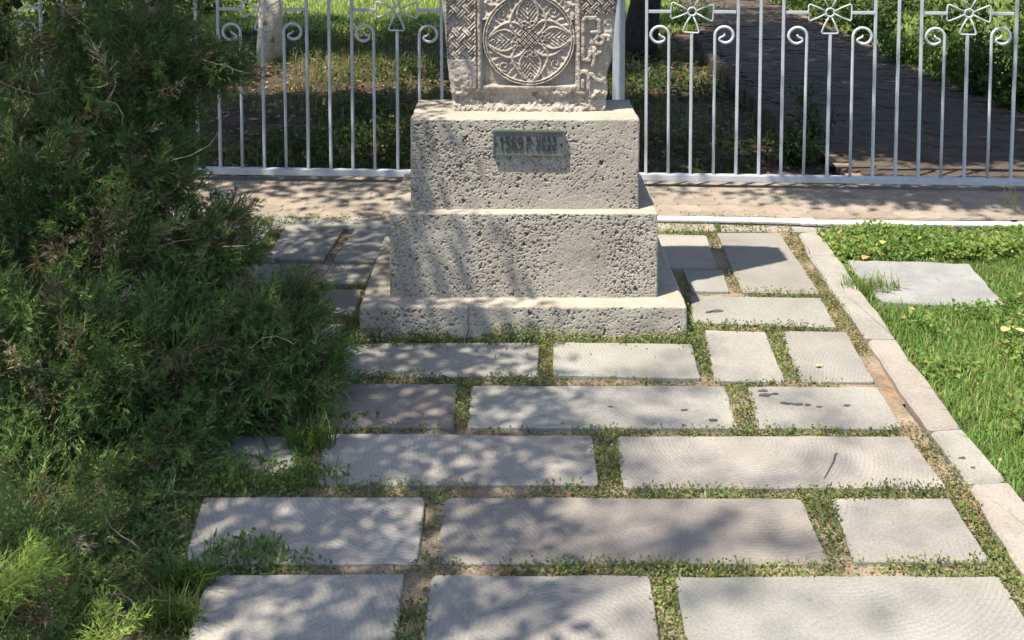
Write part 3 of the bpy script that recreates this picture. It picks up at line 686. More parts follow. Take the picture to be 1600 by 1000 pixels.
def fence(x_first, sp, n0, n1, label):
    """x_first: world x of a panel's first bar; indexes n0..n1, pattern period 6: bar scroll cross scroll bar single"""
    root = tag(empty('metal_fence', (x_first, fence_y(x_first), 0), fdir), label, 'fence', 'sections of the metal fence')
    k = 1/math.cos(fdir); sp *= k
    hbar('bottom_rail', n0*sp-0.06, n1*sp+0.06, 0.048, 0.02, 0.0165, root); hbar('top_rail', n0*sp-0.06, n1*sp+0.06, TOPZ+0.012, 0.015, 0.013, root)
    for i in range(n0, n1+1):
        ph_ = i % 6; x = i*sp + random.gauss(0, 0.0012); tilt = (random.gauss(0, 0.003), random.gauss(0, 0.0025), 0)
        if ph_ in (0, 4, 5): link('bar', BAR, root, (x, 0, 0), tilt)
        elif ph_ == 1: link('scroll_bar', SCR[-1], root, (x, 0, random.gauss(0, 0.004)), tilt)
        elif ph_ == 3: link('scroll_bar', SCR[1], root, (x, 0, random.gauss(0, 0.004)), tilt)
        else:
            link('short_bar', SHORT, root, (x, 0, 0), tilt)
            cr = link('cross_ornament', CRING, root, (x, 0, RAILZ), (0, random.gauss(0, 0.02), 0))
            for a in CARMS: link('cross_arm', a, cr)
            if i-2 >= n0: hbar('cross_rail', x-2*sp+0.009, x-0.108, RAILZ, 0.007, 0.0085, root)
            if i+2 <= n1: hbar('cross_rail', x+0.108, x+2*sp-0.009, RAILZ, 0.007, 0.0085, root)
    return root
fence(fence_px(342), (fence_px(691)-fence_px(342))/10, -13, 14, 'silvery metal fence section left of the carved stone')
fence(fence_px(1010), (fence_px(1583)-fence_px(1010))/16, 0, 27, 'white-painted metal fence section right of the carved stone')
FPX = fence_px(966)
bm = bmesh.new(); bm_box(bm, -0.024, 0.024, -0.024, 0.024, -0.05, 1.5); bmesh.ops.bevel(bm, geom=bm.edges[:], offset=0.004, segments=2, affect='EDGES')
fp = tag(empty('fence_post', (FPX, fence_y(FPX)-0.01, 0)), 'square grey metal post between the two fence sections', 'post')
link('post_tube', bm_mesh('post_tube', bm, M_GREYPAINT), fp, rot=(0, 0, math.radians(45)))
bm = bmesh.new(); bm_box(bm, -0.03, 0.03, -0.03, 0.03, 1.501, 1.515); link('post_cap', bm_mesh('post_cap', bm, M_GREYPAINT), fp, rot=(0, 0, math.radians(45)))

# ------------------------------------------------------------------ white pipe, pale slab, stains, fallen leaves
pp = [at(960, 340, 0.02), at(1028, 342, 0.02), at(1120, 343.5, 0.02), at(1200, 345, 0.02), at(1262, 347, 0.02), at(1275, 348.5, 0.02), at(1350, 349, 0.02), at(1480, 350, 0.02), at(1600, 352, 0.02), at(1760, 355, 0.02)]
pm = tube_mesh('water_pipe', [p - pp[4] for p in pp], 0.0135, M_PIPE, 12, up=Vector((0, 0, 1)))
pipe = tag(link('water_pipe', pm, None, pp[4]), 'long white plastic pipe lying along the promenade kerb', 'pipe')
cpl = tube_mesh('coupling', [(-0.03, 0, 0), (0.03, 0, 0)], 0.0165, M_PIPE, 12, up=Vector((0, 0, 1))); link('coupling', cpl, pipe, rot=(0, 0, -0.06))
me, c = poly_prism('stone_slab', [at(1316, 405), at(1515, 411), at(1573, 478), at(1376, 470)], -0.001, -0.06, M_PALE, jit=0.006, corner=0.02, bev=0.006)
tag(link('stone_slab', me, None, (c.x, c.y, 0)), 'pale grey flat stone slab sunk in the lawn', 'stone slab')
def blot(px, py, rx, ry, z=0.0016):
    c = at(px, py); n = 11; V = []
    for i in range(n):
        a = 2*math.pi*i/n; k_ = random.uniform(0.85, 1.5); q_ = at(px+rx*k_*math.cos(a), py+ry*k_*math.sin(a)); V.append((q_.x-c.x, q_.y-c.y, 0))
    me = bpy.data.meshes.new('stain'); me.from_pydata(V, [], [tuple(range(n))[::-1]]); me.materials.append(M_STAIN)
    link('stain', me, paving, (c.x, c.y, z))
for b in ((1193,611,7,1.8),(1196,618,8,2.2),(1211,616,5,1.4),(1224,630,6,1.6),(1234,631,5,1.5),(1247,632.5,7,1.8),(1262,633,5,1.4),(1280,636,4,1),(1323,634,5,1.6),(1115,657,6,2),(1070,641,5,1.2),(955,636,4,1),(1120,486,9,2),(1108,488,5,1.5),(1504,721,5,1.7,0.0105),(1520,736,3.5,1.3,0.0105)): blot(*b)

c = at(1300, 727); V = [(p.x-c.x, p.y-c.y, 0) for p in (at(1287, 748), at(1289, 748), at(1304, 722), at(1307, 711), at(1311, 709), at(1304, 709), at(1301, 722))]
me = bpy.data.meshes.new('scratch'); me.from_pydata(V, [], [tuple(range(len(V)))]); me.materials.append(M_STAIN); link('scratch', me, paving, (c.x, c.y, 0.0016))

# ------------------------------------------------------------------ vegetation close by
G1, G2, G3 = (0.08, 0.15, 0.03), (0.17, 0.26, 0.055), (0.20, 0.21, 0.06)
STRAW = (0.34, 0.27, 0.13)
def noise01(P, s, seed): return 0.5+0.5*np.clip(fbm(P[:, :2]*s, 3, seed), -1, 1)
# weeds in the joints
N_ = 600000
P = np.column_stack([rng.uniform(-1.9, 2.0, N_), rng.uniform(1.9, FY+0.0, N_)])
ok = in_poly(P, bed_poly)
for sp_ in slab_polys:
    c = np.mean(sp_, 0); ok &= ~in_poly(P, [tuple(c + (np.array(p)-c)*(1 - 0.006/np.linalg.norm(np.array(p)-c)*1.2)) for p in sp_])
P = P[ok]
ped_rect = (wx(561, 500, BY), wx(1074, 500, BY), BY, BY+0.72)
ok = ~((P[:, 0] > ped_rect[0]) & (P[:, 0] < ped_rect[1]) & (P[:, 1] > BY-0.002) & (P[:, 1] < BY+0.74)); P = P[ok]
dn = noise01(P, 2.6, 21)*1.15 + noise01(P, 14, 22)*0.5 - 0.07
kd = np.interp(P[:, 1], [k.y for k in KB[::-1]], [k.x for k in KB[::-1]]) - P[:, 0]
drygap = (kd < 0.10) & (P[:, 1] > 2.9) | (kd < 0.10) & (noise01(P, 3.1, 29) > 0.55)
dn -= 0.26*drygap
# barer along the right kerb and at the back
dn -= 0.28*np.clip((P[:, 1]-3.7)/0.5, 0, 1) + 0.10*np.clip((P[:, 0]-0.9)/0.5, 0, 1)
keep = rng.uniform(0.15, 0.95, len(P)) < dn*1.08
P = P[keep]; n = len(P)
s = Soup()
hgt = np.clip(rng.gamma(2.0, 0.006, n), 0.002, 0.03)*(0.5+noise01(P, 6, 23))
P3 = np.column_stack([P, -0.017 + hgt]); D = rand_dirs(n, 0.45); Nn = rand_dirs(n, 1.2)
t = np.clip(noise01(P, 5, 24)*0.8 + rng.normal(0, 0.2, n), 0, 1)
C = mixc((0.11, 0.15, 0.045), (0.26, 0.31, 0.11), t); dry = rng.uniform(0, 1, n) < 0.08 + 0.35*drygap[keep]; C[dry] = mixc(STRAW, (0.22, 0.16, 0.09), rng.uniform(0, 1, dry.sum()))
s.add(leaves(P3, D, Nn, rng.uniform(0.007, 0.015, n), rng.uniform(0.004, 0.0085, n), C))
jw = tag(link('joint_weeds', s.mesh('joint_weeds', M_LEAF)), 'low creeping weeds growing in the joints between the slabs', 'weeds', kind='stuff')

def tuft(px, py, rad, n, h, label, name='grass_tuft', broad=0.3, col=(G1, G2)):
    c = at(px, py, -0.03); s = Soup(); nb = int(n*(1-broad)); r = rad*np.sqrt(rng.uniform(0, 1, nb)); th = rng.uniform(0, 6.283, nb)
    P3 = np.column_stack([r*np.cos(th)*1.6, r*np.sin(th)*0.75, np.zeros(nb)])
    C = mixc(col[0], col[1], rng.uniform(0, 1, nb)); dr = rng.uniform(0, 1, nb) < 0.06; C[dr] = STRAW
    s.add(blades(P3, rng.uniform(0.4, 1, nb)*h, 0.0035, rng.uniform(0.15, 0.9, nb), C))
    nl = int(n*broad)
    if nl:
        r = rad*np.sqrt(rng.uniform(0, 1, nl)); th = rng.uniform(0, 6.283, nl); P3 = np.column_stack([r*np.cos(th)*1.6, r*np.sin(th)*0.75, rng.uniform(0.005, h*0.7, nl)])
        s.add(leaves(P3, rand_dirs(nl, 0.5), rand_dirs(nl, 1.5), rng.uniform(0.012, 0.028, nl), rng.uniform(0.005, 0.011, nl), mixc(col[0], col[1], rng.uniform(0, 1, nl))))
    return tag(link(name, s.mesh(name, M_GRASS), None, tuple(c)), label, 'grass tuft' if name == 'grass_tuft' else 'weed')
tuft(484, 712, 0.045, 260, 0.13, 'upright green grass tuft beside the dark slab under the juniper')
tuft(400, 762, 0.11, 520, 0.08, 'wide green weed clump in the shaded joint by the juniper', broad=0.6)
tuft(490, 762, 0.06, 260, 0.07, 'small weed clump where the shaded slab joints meet', broad=0.6)
tuft(385, 884, 0.06, 330, 0.09, 'dark green weed clump in the joint of the nearest left slabs', broad=0.55)
tuft(450, 889, 0.035, 120, 0.05, 'tiny weed clump right of the dark weed clump in the near joint', broad=0.55)
tuft(292, 930, 0.04, 300, 0.12, 'long grass clump between the juniper and the nearest left slab', broad=0.15)
tuft(265, 990, 0.04, 280, 0.11, 'bright long grass clump at the lower left beside the juniper', broad=0.15, col=((0.08, 0.13, 0.02), (0.17, 0.24, 0.05)))
tuft(300, 770, 0.11, 420, 0.10, 'shaded leafy weeds under the lower juniper branches', broad=0.7)
tuft(560, 668, 0.04, 160, 0.05, 'low bright weeds at the left slab joint beside the juniper', broad=0.6)
# weeds along the foot of the pedestal
n = 5200; Px = rng.uniform(ped_rect[0]-0.02, ped_rect[1]+0.02, n); Pd = rng.gamma(1.3, 0.022, n)
P = np.column_stack([Px, BY-0.004-Pd]); dn = noise01(P, 7, 41); kp = rng.uniform(0.1, 0.9, n) < dn + 0.12; P = P[kp]; n = len(P)
hh = rng.uniform(0, 1, n)**1.4*0.07*np.clip(noise01(P, 9, 43)*1.5, 0.2, 1.2)
t = np.clip(0.25+rng.normal(0, 0.25, n) + 0.3*(P[:, 0] > 0.1), 0, 1)
s = Soup(); s.add(leaves(np.column_stack([P, -0.03+hh]), rand_dirs(n, 0.5), rand_dirs(n, 1.2), rng.uniform(0.008, 0.019, n), rng.uniform(0.004, 0.008, n), mixc((0.09, 0.13, 0.04), (0.22, 0.27, 0.09), t)))
nb = 420; Pb = np.column_stack([rng.uniform(ped_rect[0], ped_rect[1], nb), BY-0.005-rng.gamma(1.2, 0.02, nb), np.full(nb, -0.03)])
s.add(blades(Pb, rng.uniform(0.02, 0.07, nb), 0.003, rng.uniform(0.1, 0.8, nb), mixc(G2, STRAW, rng.uniform(0, 1, nb))))
tag(link('pedestal_weeds', s.mesh('pedestal_weeds', M_LEAF)), 'strip of small weeds along the front foot of the pedestal', 'weeds', kind='stuff')
# lawn on the right
s = Soup(); N_ = 90000
P = np.column_stack([rng.uniform(0.7, 3.3, N_), rng.uniform(1.9, KY0-0.01, N_)])
P = P[in_poly(P, lawn_poly) & (P[:, 0] < P[:, 1]*0.56+0.3)]
slabq = [at(1316, 405), at(1515, 411), at(1573, 478), at(1376, 470)]; P = P[~in_poly(P, [(p.x, p.y) for p in slabq])]
n = len(P); broad = (noise01(P, 2.6, 51) + 0.55*np.clip((P[:, 1]-4.15)/0.25, 0, 1) + rng.normal(0, 0.1, n)) > 0.50
Pg = P[~broad]; n = len(Pg); g = noise01(Pg, 2.2, 52)
C = mixc((0.09, 0.19, 0.035), (0.22, 0.35, 0.085), np.clip(g*0.7+rng.normal(0.1, 0.25, n), 0, 1)); dr = rng.uniform(0, 1, n) < 0.04 + 0.10*(noise01(Pg, 1.7, 58) > 0.62); C[dr] = mixc(STRAW, (0.3, 0.3, 0.1), rng.uniform(0, 1, dr.sum()))
s.add(blades(np.column_stack([Pg, np.full(n, -0.025)]), rng.uniform(0.018, 0.05, n)*(0.5+0.8*g), 0.004, rng.uniform(0.15, 1.0, n), C))
Pl = np.repeat(P[broad], 3, 0); n = len(Pl); Pl = Pl + rng.normal(0, 0.006, Pl.shape); g = noise01(Pl, 3, 53)
C = mixc((0.09, 0.18, 0.035), (0.25, 0.34, 0.09), np.clip(g*0.6+rng.normal(0.15, 0.25, n), 0, 1)); dr = rng.uniform(0, 1, n) < 0.06; C[dr] = (0.42, 0.38, 0.12)
s.add(leaves(np.column_stack([Pl, -0.02+rng.uniform(0, 1, n)*0.05*(0.4+g)]), rand_dirs(n, 0.25), rand_dirs(n, 2.0), rng.uniform(0.012, 0.028, n), rng.uniform(0.009, 0.019, n), C))
tag(link('lawn_grass', s.mesh('lawn_grass', M_GRASS)), 'fresh green grass and clover of the right lawn', 'grass', kind='stuff')
tuft(1360, 462, 0.07, 300, 0.11, 'tall grass tuft overlapping the pale slab in the lawn', broad=0.05, col=((0.09, 0.16, 0.03), (0.2, 0.28, 0.07)))
tuft(1580, 335, 0.02, 14, 0.22, 'thin dry grass stalks beside the white pipe', broad=0, col=(STRAW, (0.3, 0.3, 0.12)))
def fallen(px, py, L_, col, label, z=0.008, rz=0.0):
    c = at(px, py, z); n = 8; V = [(0, 0, 0.004)]; Fs = []
    for i in range(n):
        a = 2*math.pi*i/n; V.append((L_*math.cos(a)*0.5, L_*0.33*math.sin(a), 0.003+L_*0.12*abs(math.sin(a)) + random.uniform(0, 0.002)))
    for i in range(n): Fs.append((0, 1+i, 1+(i+1) % n))
    V += [(L_*0.5, 0.001, 0.004), (L_*0.8, 0.002, 0.006), (L_*0.8, -0.002, 0.006)]; Fs.append((n+1, n+2, n+3))
    me = np_mesh('fallen_leaf', np.array(V), np.array(Fs), M_DRY, np.tile(np.array(col), (len(V), 1)))
    tag(link('fallen_leaf', me, None, tuple(c), (0, 0, rz)), label, 'leaf', 'fallen leaves')
fallen(1279, 573, 0.022, (0.45, 0.42, 0.14), 'small yellow leaf lying on a sunlit slab left of the kerb', 0.002, rz=0.4)
fallen(1379, 380, 0.04, (0.45, 0.48, 0.12), 'yellow-green leaf in the clover behind the pale slab', 0.05, 1.2)
fallen(1571, 517, 0.045, (0.55, 0.38, 0.2), 'tan dry leaf lying in the right lawn below the pale slab', 0.04, 0.7)
fallen(1594, 518, 0.035, (0.5, 0.52, 0.25), 'pale green leaf at the right picture edge in the lawn', 0.04, 2.2)
fallen(1425, 484, 0.02, (0.55, 0.5, 0.12), 'small bright yellow leaf at the near edge of the pale slab', 0.045, 2.0)
fallen(424, 411, 0.035, (0.42, 0.42, 0.2), 'pale yellowish leaf on the shaded slab next to the juniper', 0.006, 0.3)
fallen(1352, 404, 0.05, (0.45, 0.28, 0.13), 'brown dry leaf on the grass above the pale slab corner', 0.004, 0.9)

# ------------------------------------------------------------------ juniper
def spray_template(seed):
    r_ = np.random.default_rng(seed); V, Fc, T = [], [], []; n = 0
    def blade(p, q, w, nrm, tp):
        nonlocal n
        d = q-p; sd = np.cross(d, nrm); sd = sd/(np.linalg.norm(sd)+1e-9)*w*0.5; m = p + d*0.45
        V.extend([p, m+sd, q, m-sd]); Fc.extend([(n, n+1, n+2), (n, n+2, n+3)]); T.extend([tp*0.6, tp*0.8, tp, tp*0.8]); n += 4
    def tri(p, q, w, nrm, tp):
        nonlocal n
        d = q-p; sd = np.cross(d, nrm); sd = sd/(np.linalg.norm(sd)+1e-9)*w*0.5
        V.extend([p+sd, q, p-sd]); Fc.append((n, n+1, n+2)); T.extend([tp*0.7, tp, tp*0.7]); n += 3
    bend = r_.uniform(-0.25, 0.25, 2)
    stem = lambda t: np.array([bend[0]*t*t, bend[1]*t*t, t])
    for i in range(4): blade(stem(i/4), stem((i+1)/4+0.02), 0.014*(1-i*0.18), r_.normal(size=3), 0.0)
    nt = 18
    for i in range(nt):
        t = 0.12 + 0.86*i/nt; p = stem(t); az = i*2.4 + r_.normal(0, 0.4); sp_ = r_.uniform(0.5, 0.9)
        d = np.array([math.cos(az)*math.sin(sp_), math.sin(az)*math.sin(sp_)*0.7, math.cos(sp_)]); l = (0.42*(1-t)+0.13)*r_.uniform(0.7, 1.2)
        q_ = p + d*l; blade(p, q_, 0.012, r_.normal(size=3), 0.35+0.4*t)
        for j in range(12):
            tt = 0.12 + 0.88*j/12; pp_ = p + d*l*tt; e = d + r_.normal(0, 0.55, 3) + np.array([0, 0, 0.25]); e /= np.linalg.norm(e)
            tri(pp_, pp_ + e*r_.uniform(0.05, 0.12), 0.0165, r_.normal(size=3), 0.45+0.3*t+0.25*tt)
    return np.array(V), np.array(Fc), np.array(T)
TEM = [spray_template(100+i) for i in range(6)]
def sprays(P, D, L, C0, C1):
    s = Soup(); n = len(P); kind = rng.integers(0, len(TEM), n)
    up = rand_dirs(n); A = np.cross(D, up); A /= np.linalg.norm(A, axis=1, keepdims=True); B = np.cross(D, A)
    for k_ in range(len(TEM)):
        I = np.where(kind == k_)[0]; V, Fc, T = TEM[k_]
        W = P[I][:, None, :] + L[I][:, None, None]*(V[None, :, 0:1]*A[I][:, None, :] + V[None, :, 1:2]*B[I][:, None, :] + V[None, :, 2:3]*D[I][:, None, :])
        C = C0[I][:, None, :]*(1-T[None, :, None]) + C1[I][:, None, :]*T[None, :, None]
        m = len(V); Fa = (Fc[None] + (np.arange(len(I))*m)[:, None, None]).reshape(-1, 3)
        s.add((W.reshape(-1, 3), Fa, C.reshape(-1, 3)))
    return s
LOBES = [  # px, py, depth, rx, ry, rz, sprays
 (20, 20, 3.75, 0.72, 0.55, 0.55, 760), (215, 120, 3.55, 0.24, 0.30, 0.27, 280), (325, 105, 3.6, 0.14, 0.16, 0.08, 75), (120, 250, 3.4, 0.42, 0.4, 0.28, 330),
 (235, 265, 3.4, 0.17, 0.25, 0.16, 130), (130, 380, 3.25, 0.45, 0.4, 0.25, 320), (320, 395, 3.35, 0.18, 0.24, 0.16, 140), (360, 345, 3.5, 0.09, 0.12, 0.08, 40),
 (385, 560, 3.05, 0.25, 0.27, 0.22, 330), (455, 480, 3.15, 0.11, 0.16, 0.10, 70), (480, 590, 3.0, 0.12, 0.16, 0.10, 80), (250, 560, 2.95, 0.30, 0.3, 0.22, 260), (70, 560, 2.9, 0.40, 0.36, 0.28, 330),
 (60, 760, 2.6, 0.27, 0.26, 0.17, 220), (215, 735, 2.7, 0.16, 0.2, 0.11, 90), (185, 850, 2.4, 0.15, 0.18, 0.12, 120), (110, 930, 2.2, 0.16, 0.16, 0.11, 110), (15, 950, 2.0, 0.09, 0.1, 0.09, 50), (20, 905, 1.93, 0.06, 0.05, 0.06, 8), (165, 985, 1.95, 0.06, 0.05, 0.03, 4), (170, 905, 2.28, 0.13, 0.14, 0.10, 80), (60, 990, 2.02, 0.12, 0.1, 0.07, 50),
 (270, 690, 2.75, 0.2, 0.22, 0.12, 110), (150, 790, 2.55, 0.2, 0.2, 0.12, 130), (245, 800, 2.5, 0.12, 0.15, 0.09, 80), (40, 860, 2.3, 0.2, 0.18, 0.14, 130), (225, 900, 2.3, 0.08, 0.12, 0.08, 50), (0, 300, 3.2, 0.3, 0.3, 0.3, 180), (-150, 500, 3.0, 0.45, 0.4, 0.4, 260), (-160, 150, 3.6, 0.5, 0.5, 0.6, 240), (-60, -160, 3.8, 0.55, 0.5, 0.55, 260), (-120, 850, 2.4, 0.25, 0.25, 0.22, 120)]
JB = Vector((-1.75, 3.55, -0.03))
PS, DS, LS, C0S, C1S = [], [], [], [], []
for px, py, Y, rx, ry, rz, n in LOBES:
    c = np.array(atd(px, py, Y)[:]); n = int(n*(1.06 if px > -50 else 0.6))
    d = rand_dirs(n); d[:, 1] -= 0.35*rng.uniform(0, 1, n); d /= np.linalg.norm(d, axis=1, keepdims=True)
    rad = rng.uniform(0.35, 1.0, n)**0.55
    surf = c + d*np.array([rx, ry, rz])*rad[:, None]
    out = d*0.85 + rand_dirs(n)*0.55 + np.array([0.12, -0.1, 0.22]); out /= np.linalg.norm(out, axis=1, keepdims=True)
    L = rng.uniform(0.12, 0.25, n)*(0.8 if Y < 2.5 else 1.0)
    base_ = surf - out*L[:, None]*0.75
    ok = base_[:, 2] > -0.01
    base_, out, L, rad = base_[ok], out[ok], L[ok], rad[ok]; n = len(L)
    t = np.clip(rng.normal(0.40, 0.24, n) + (0.3 if Y < 2.45 else 0) + (0.25 if Y < 2.1 else 0) - (0.24 if py < 330 else 0), 0, 1)  # nearest lobes tinted brighter, as if in sun
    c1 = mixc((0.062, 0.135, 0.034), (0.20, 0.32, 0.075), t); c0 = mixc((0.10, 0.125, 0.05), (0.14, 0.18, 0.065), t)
    brown = rng.uniform(0, 1, n) < np.where(rad < 0.8, 0.26, 0.05); c1[brown] = mixc((0.16, 0.125, 0.07), (0.28, 0.23, 0.14), rng.uniform(0, 1, brown.sum())); c0[brown] = (0.13, 0.095, 0.06); dead = rng.uniform(0, 1, n) < (0.022 if Y > 2.1 else 0.0); sun_tips = Y < 1.97; c1 = np.tile([[0.30, 0.44, 0.08]], (n, 1)) if sun_tips else c1; c0 = np.tile([[0.2, 0.24, 0.06]], (n, 1)) if sun_tips else c0; c1[dead] = (0.46, 0.40, 0.28); c0[dead] = (0.40, 0.33, 0.23)  # nearest sprigs recoloured bright to read as sunlit tips
    PS.append(base_); DS.append(out); LS.append(L); C0S.append(c0); C1S.append(c1)
P_ = np.concatenate(PS); jun = tag(empty('juniper', JB), 'large dark green juniper spreading over the left side of the paving', 'juniper')
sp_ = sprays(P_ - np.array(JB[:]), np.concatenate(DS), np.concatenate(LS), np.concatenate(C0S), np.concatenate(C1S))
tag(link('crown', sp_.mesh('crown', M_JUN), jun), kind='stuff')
def limb(name, a, b, r0, r1, mat, parent, off, wob=0.06, seg=9, sides=7):
    a, b = Vector(a), Vector(b); pts = []; L = (b-a).length; ph = [random.uniform(0, 6) for _ in range(3)]
    for i in range(seg+1):
        t = i/seg; p = a.lerp(b, t) + Vector((math.sin(ph[0]+t*5), math.sin(ph[1]+t*4), math.sin(ph[2]+t*6)*0.6))*wob*L*math.sin(math.pi*t); pts.append(p - Vector(off))
    return link(name, tube_mesh(name, pts, [r0+(r1-r0)*i/seg for i in range(seg+1)], mat, sides, up=Vector((0.3, 1, 0.2))), parent)
limb('trunk', JB, atd(20, -200, 3.8), 0.085, 0.03, M_BARK, jun, JB, 0.04, 12, 10)
for px, py, Y, rx, ry, rz, n in LOBES:
    if Y < 2.65: continue
    e = atd(px, py, Y); h0 = max(0.08, min(e.z*0.75, 1.2)); limb('branch', (JB.x+random.gauss(0, 0.03), JB.y+random.gauss(0, 0.03), h0*random.uniform(0.5, 1)), e, 0.014, 0.005, M_BARK, jun, JB, 0.09)
for i in range(46):                                         # pale bare twigs poking out of the foliage
    px, py, Y, rx, ry, rz, n = random.choice(LOBES[1:18]); c = atd(px, py, Y); d = Vector((random.gauss(0.2, 0.6), -abs(random.gauss(0.7, 0.3)), random.gauss(0.1, 0.4))).normalized()
    a = c + Vector((d.x*rx, d.y*ry, d.z*rz))*0.72; b = a + (d + Vector((random.gauss(0, 0.6), random.gauss(0, 0.3), random.gauss(-0.1, 0.5)))).normalized()*random.uniform(0.05, 0.10)*Y
    if b.z < 0.02: continue
    limb('twig', a, b, 0.0022, 0.0007, M_TWIG, jun, JB, 0.14, 7, 5)

# ------------------------------------------------------------------ trees that shade the place
def tree(name, foot, height, r0, regions, hr, label, leaf=(0.07, 0.05), top=None, lime=0.0, col=((0.05, 0.09, 0.018), (0.10, 0.16, 0.03)), clump=26, sig=0.11, nlimb=9, stretch=1.6, gaps=9.0):
    """regions: (x0,x1,y0,y1,leaf area index) of ground the crown stands over along the sunlight"""
    foot = Vector(foot); root = tag(empty(name, foot), label, 'tree', 'shade trees')
    top = Vector(top) if top else foot + Vector((random.gauss(0, 0.15), random.gauss(0, 0.15), height))
    n = 13; pts = [foot.lerp(top, i/n) - foot + Vector((math.sin(i*0.9)*0.03, math.cos(i*0.7)*0.03, 0)) for i in range(n+1)]
    rad = [r0*(1.35 if i == 0 else 1.1 if i == 1 else 1-0.45*i/n) for i in range(n+1)]
    pts[0].z -= 0.15
    if lime:
        j = max(2, int(round(lime/height*n)))
        link('limewashed_trunk_foot', tube_mesh('trunk', pts[:j+1], rad[:j+1], M_LIME, 14), root); link('trunk', tube_mesh('trunk', pts[j:], rad[j:], M_BARK, 14), root)
    else: link('trunk', tube_mesh('trunk', pts, rad, M_BARK, 14), root)
    cl = []; la = leaf[0]*leaf[1]*0.5*0.62
    for (x0, x1, y0, y1, lai) in regions:
        k_ = max(1, int((x1-x0)*(y1-y0)*lai/(la*clump)))
        h = rng.uniform(hr[0], hr[1], k_)
        lx_, ly_ = rng.uniform(x0, x1, k_), rng.uniform(y0, y1, k_)
        gp = vnoise(np.column_stack([lx_*1.1, ly_*0.8]), 77) + 0.5*vnoise(np.column_stack([lx_*3.1, ly_*2.6]), 78) < gaps
        cl.append(np.column_stack([lx_ - SX*h, ly_ - SY*h, h])[gp])
    cl = np.concatenate(cl); az = rng.uniform(0, math.pi, len(cl)); ax = np.column_stack([np.cos(az), np.sin(az), rng.normal(-0.1, 0.25, len(cl))]); P = np.repeat(cl, clump, 0)
    P = P + np.repeat(ax, clump, 0)*rng.uniform(-1.6, 1.6, (len(P), 1))*sig*stretch + rng.normal(0, 1, P.shape)*sig*0.55; n = len(P)
    C = mixc(col[0], col[1], rng.uniform(0, 1, n)); s = Soup()
    s.add(leaves(P - np.array(foot[:]), rand_dirs(n, -0.3), rand_dirs(n, 0.8), rng.uniform(0.7, 1.2, n)*leaf[0], rng.uniform(0.7, 1.2, n)*leaf[1], C))
    tag(link('crown', s.mesh('crown', M_SHADE), root), kind='stuff')
    for i in range(nlimb):
        e = Vector(cl[rng.integers(0, len(cl))]); st = foot.lerp(top, random.uniform(0.55, 1.0)); limb('branch', st, e, r0*0.4, 0.012, M_BARK, root, foot, 0.07, 9, 7)
    return root
# near tree left of the viewer: dappled light over the slabs, juniper and pedestal
tree('plane_tree', (-3.3, 0.9, -0.05), 4.2, 0.14, [
    (-2.6, -0.75, 2.7, 4.7, 0.6), (-0.95, -0.15, 2.2, 4.75, 2.4), (-0.75, -0.15, 1.9, 2.2, 1.1), (-0.15, 0.1, 2.5, 3.4, 2.0), (-0.15, 0.05, 1.9, 2.5, 1.0), (-0.15, 0.05, 3.4, 4.6, 0.8)],
    (2.7, 4.2), 'tall leafy tree standing left of the paving, out of view', clump=16, sig=0.06, leaf=(0.05, 0.034), stretch=2.2)
tree('ash_tree', (-4.2, -0.8, -0.05), 6.0, 0.16, [(0.0, 0.75, 2.35, 3.3, 0.65), (0.1, 1.0, 1.95, 2.35, 0.30), (0.75, 1.05, 2.5, 3.2, 0.40), (-0.6, 0.0, 1.9, 2.3, 0.3)],
    (7.0, 9.0), 'high crowned tree behind and left of the viewer, out of view', clump=22, sig=0.09, leaf=(0.065, 0.045), stretch=2.0)
tree('linden_tree', (-4.0, 6.9, -0.09), 4.6, 0.15, [(-5.0, -0.3, 5.95, 8.05, 5.5), (-5.0, -0.05, 5.42, 6.0, 5.0), (-0.3, 0.6, 5.8, 8.7, 6.5), (0.6, 1.9, 5.78, 7.9, 7.0), (-5.0, -0.2, 4.95, 5.3, 0.8)], (3.6, 5.2), 'leafy tree shading the left part of the garden behind the fence', sig=0.10, gaps=0.60, leaf=(0.085, 0.062))
tree('limewashed_tree', atd(421, 86, 9.6) * Vector((1, 1, 0)) - Vector((0, 0, 0.07)), 4.4, 0.105, [(-8.0, -2.3, 8.4, 12.5, 5), (-2.3, -0.6, 9.75, 12.6, 6), (-0.6, 1.0, 8.6, 12.5, 6), (1.0, 1.9, 9.4, 12.5, 6)], (3.6, 5.4), 'tree with limewashed trunk foot behind the left fence section', lime=0.55, gaps=0.62, leaf=(0.10, 0.075), sig=0.14)
LT = at(994, 86, -0.07)
tree('leaning_tree', LT, 4.6, 0.14, [(1.8, 3.4, 8.5, 11.5, 5.0), (1.8, 3.4, 11.5, 13.0, 2.0)], (3.6, 5.2), 'dark leaning tree trunk behind the fence right of the carved stone', top=(LT.x+0.5, LT.y-0.5, 4.6), gaps=0.6)
tree('maple_tree', (4.9, 6.4, -0.09), 4.6, 0.14, [(1.55, 3.5, 5.78, 8.6, 7.0), (3.3, 5.2, 5.2, 7.2, 3), (1.45, 3.2, 5.03, 5.25, 6.0), (2.0, 3.4, 4.92, 5.25, 5.0), (0.75, 1.45, 5.1, 5.3, 0.9)], (3.2, 4.6), 'leafy tree right of the shaded path, out of view', sig=0.07, clump=16, gaps=0.72)

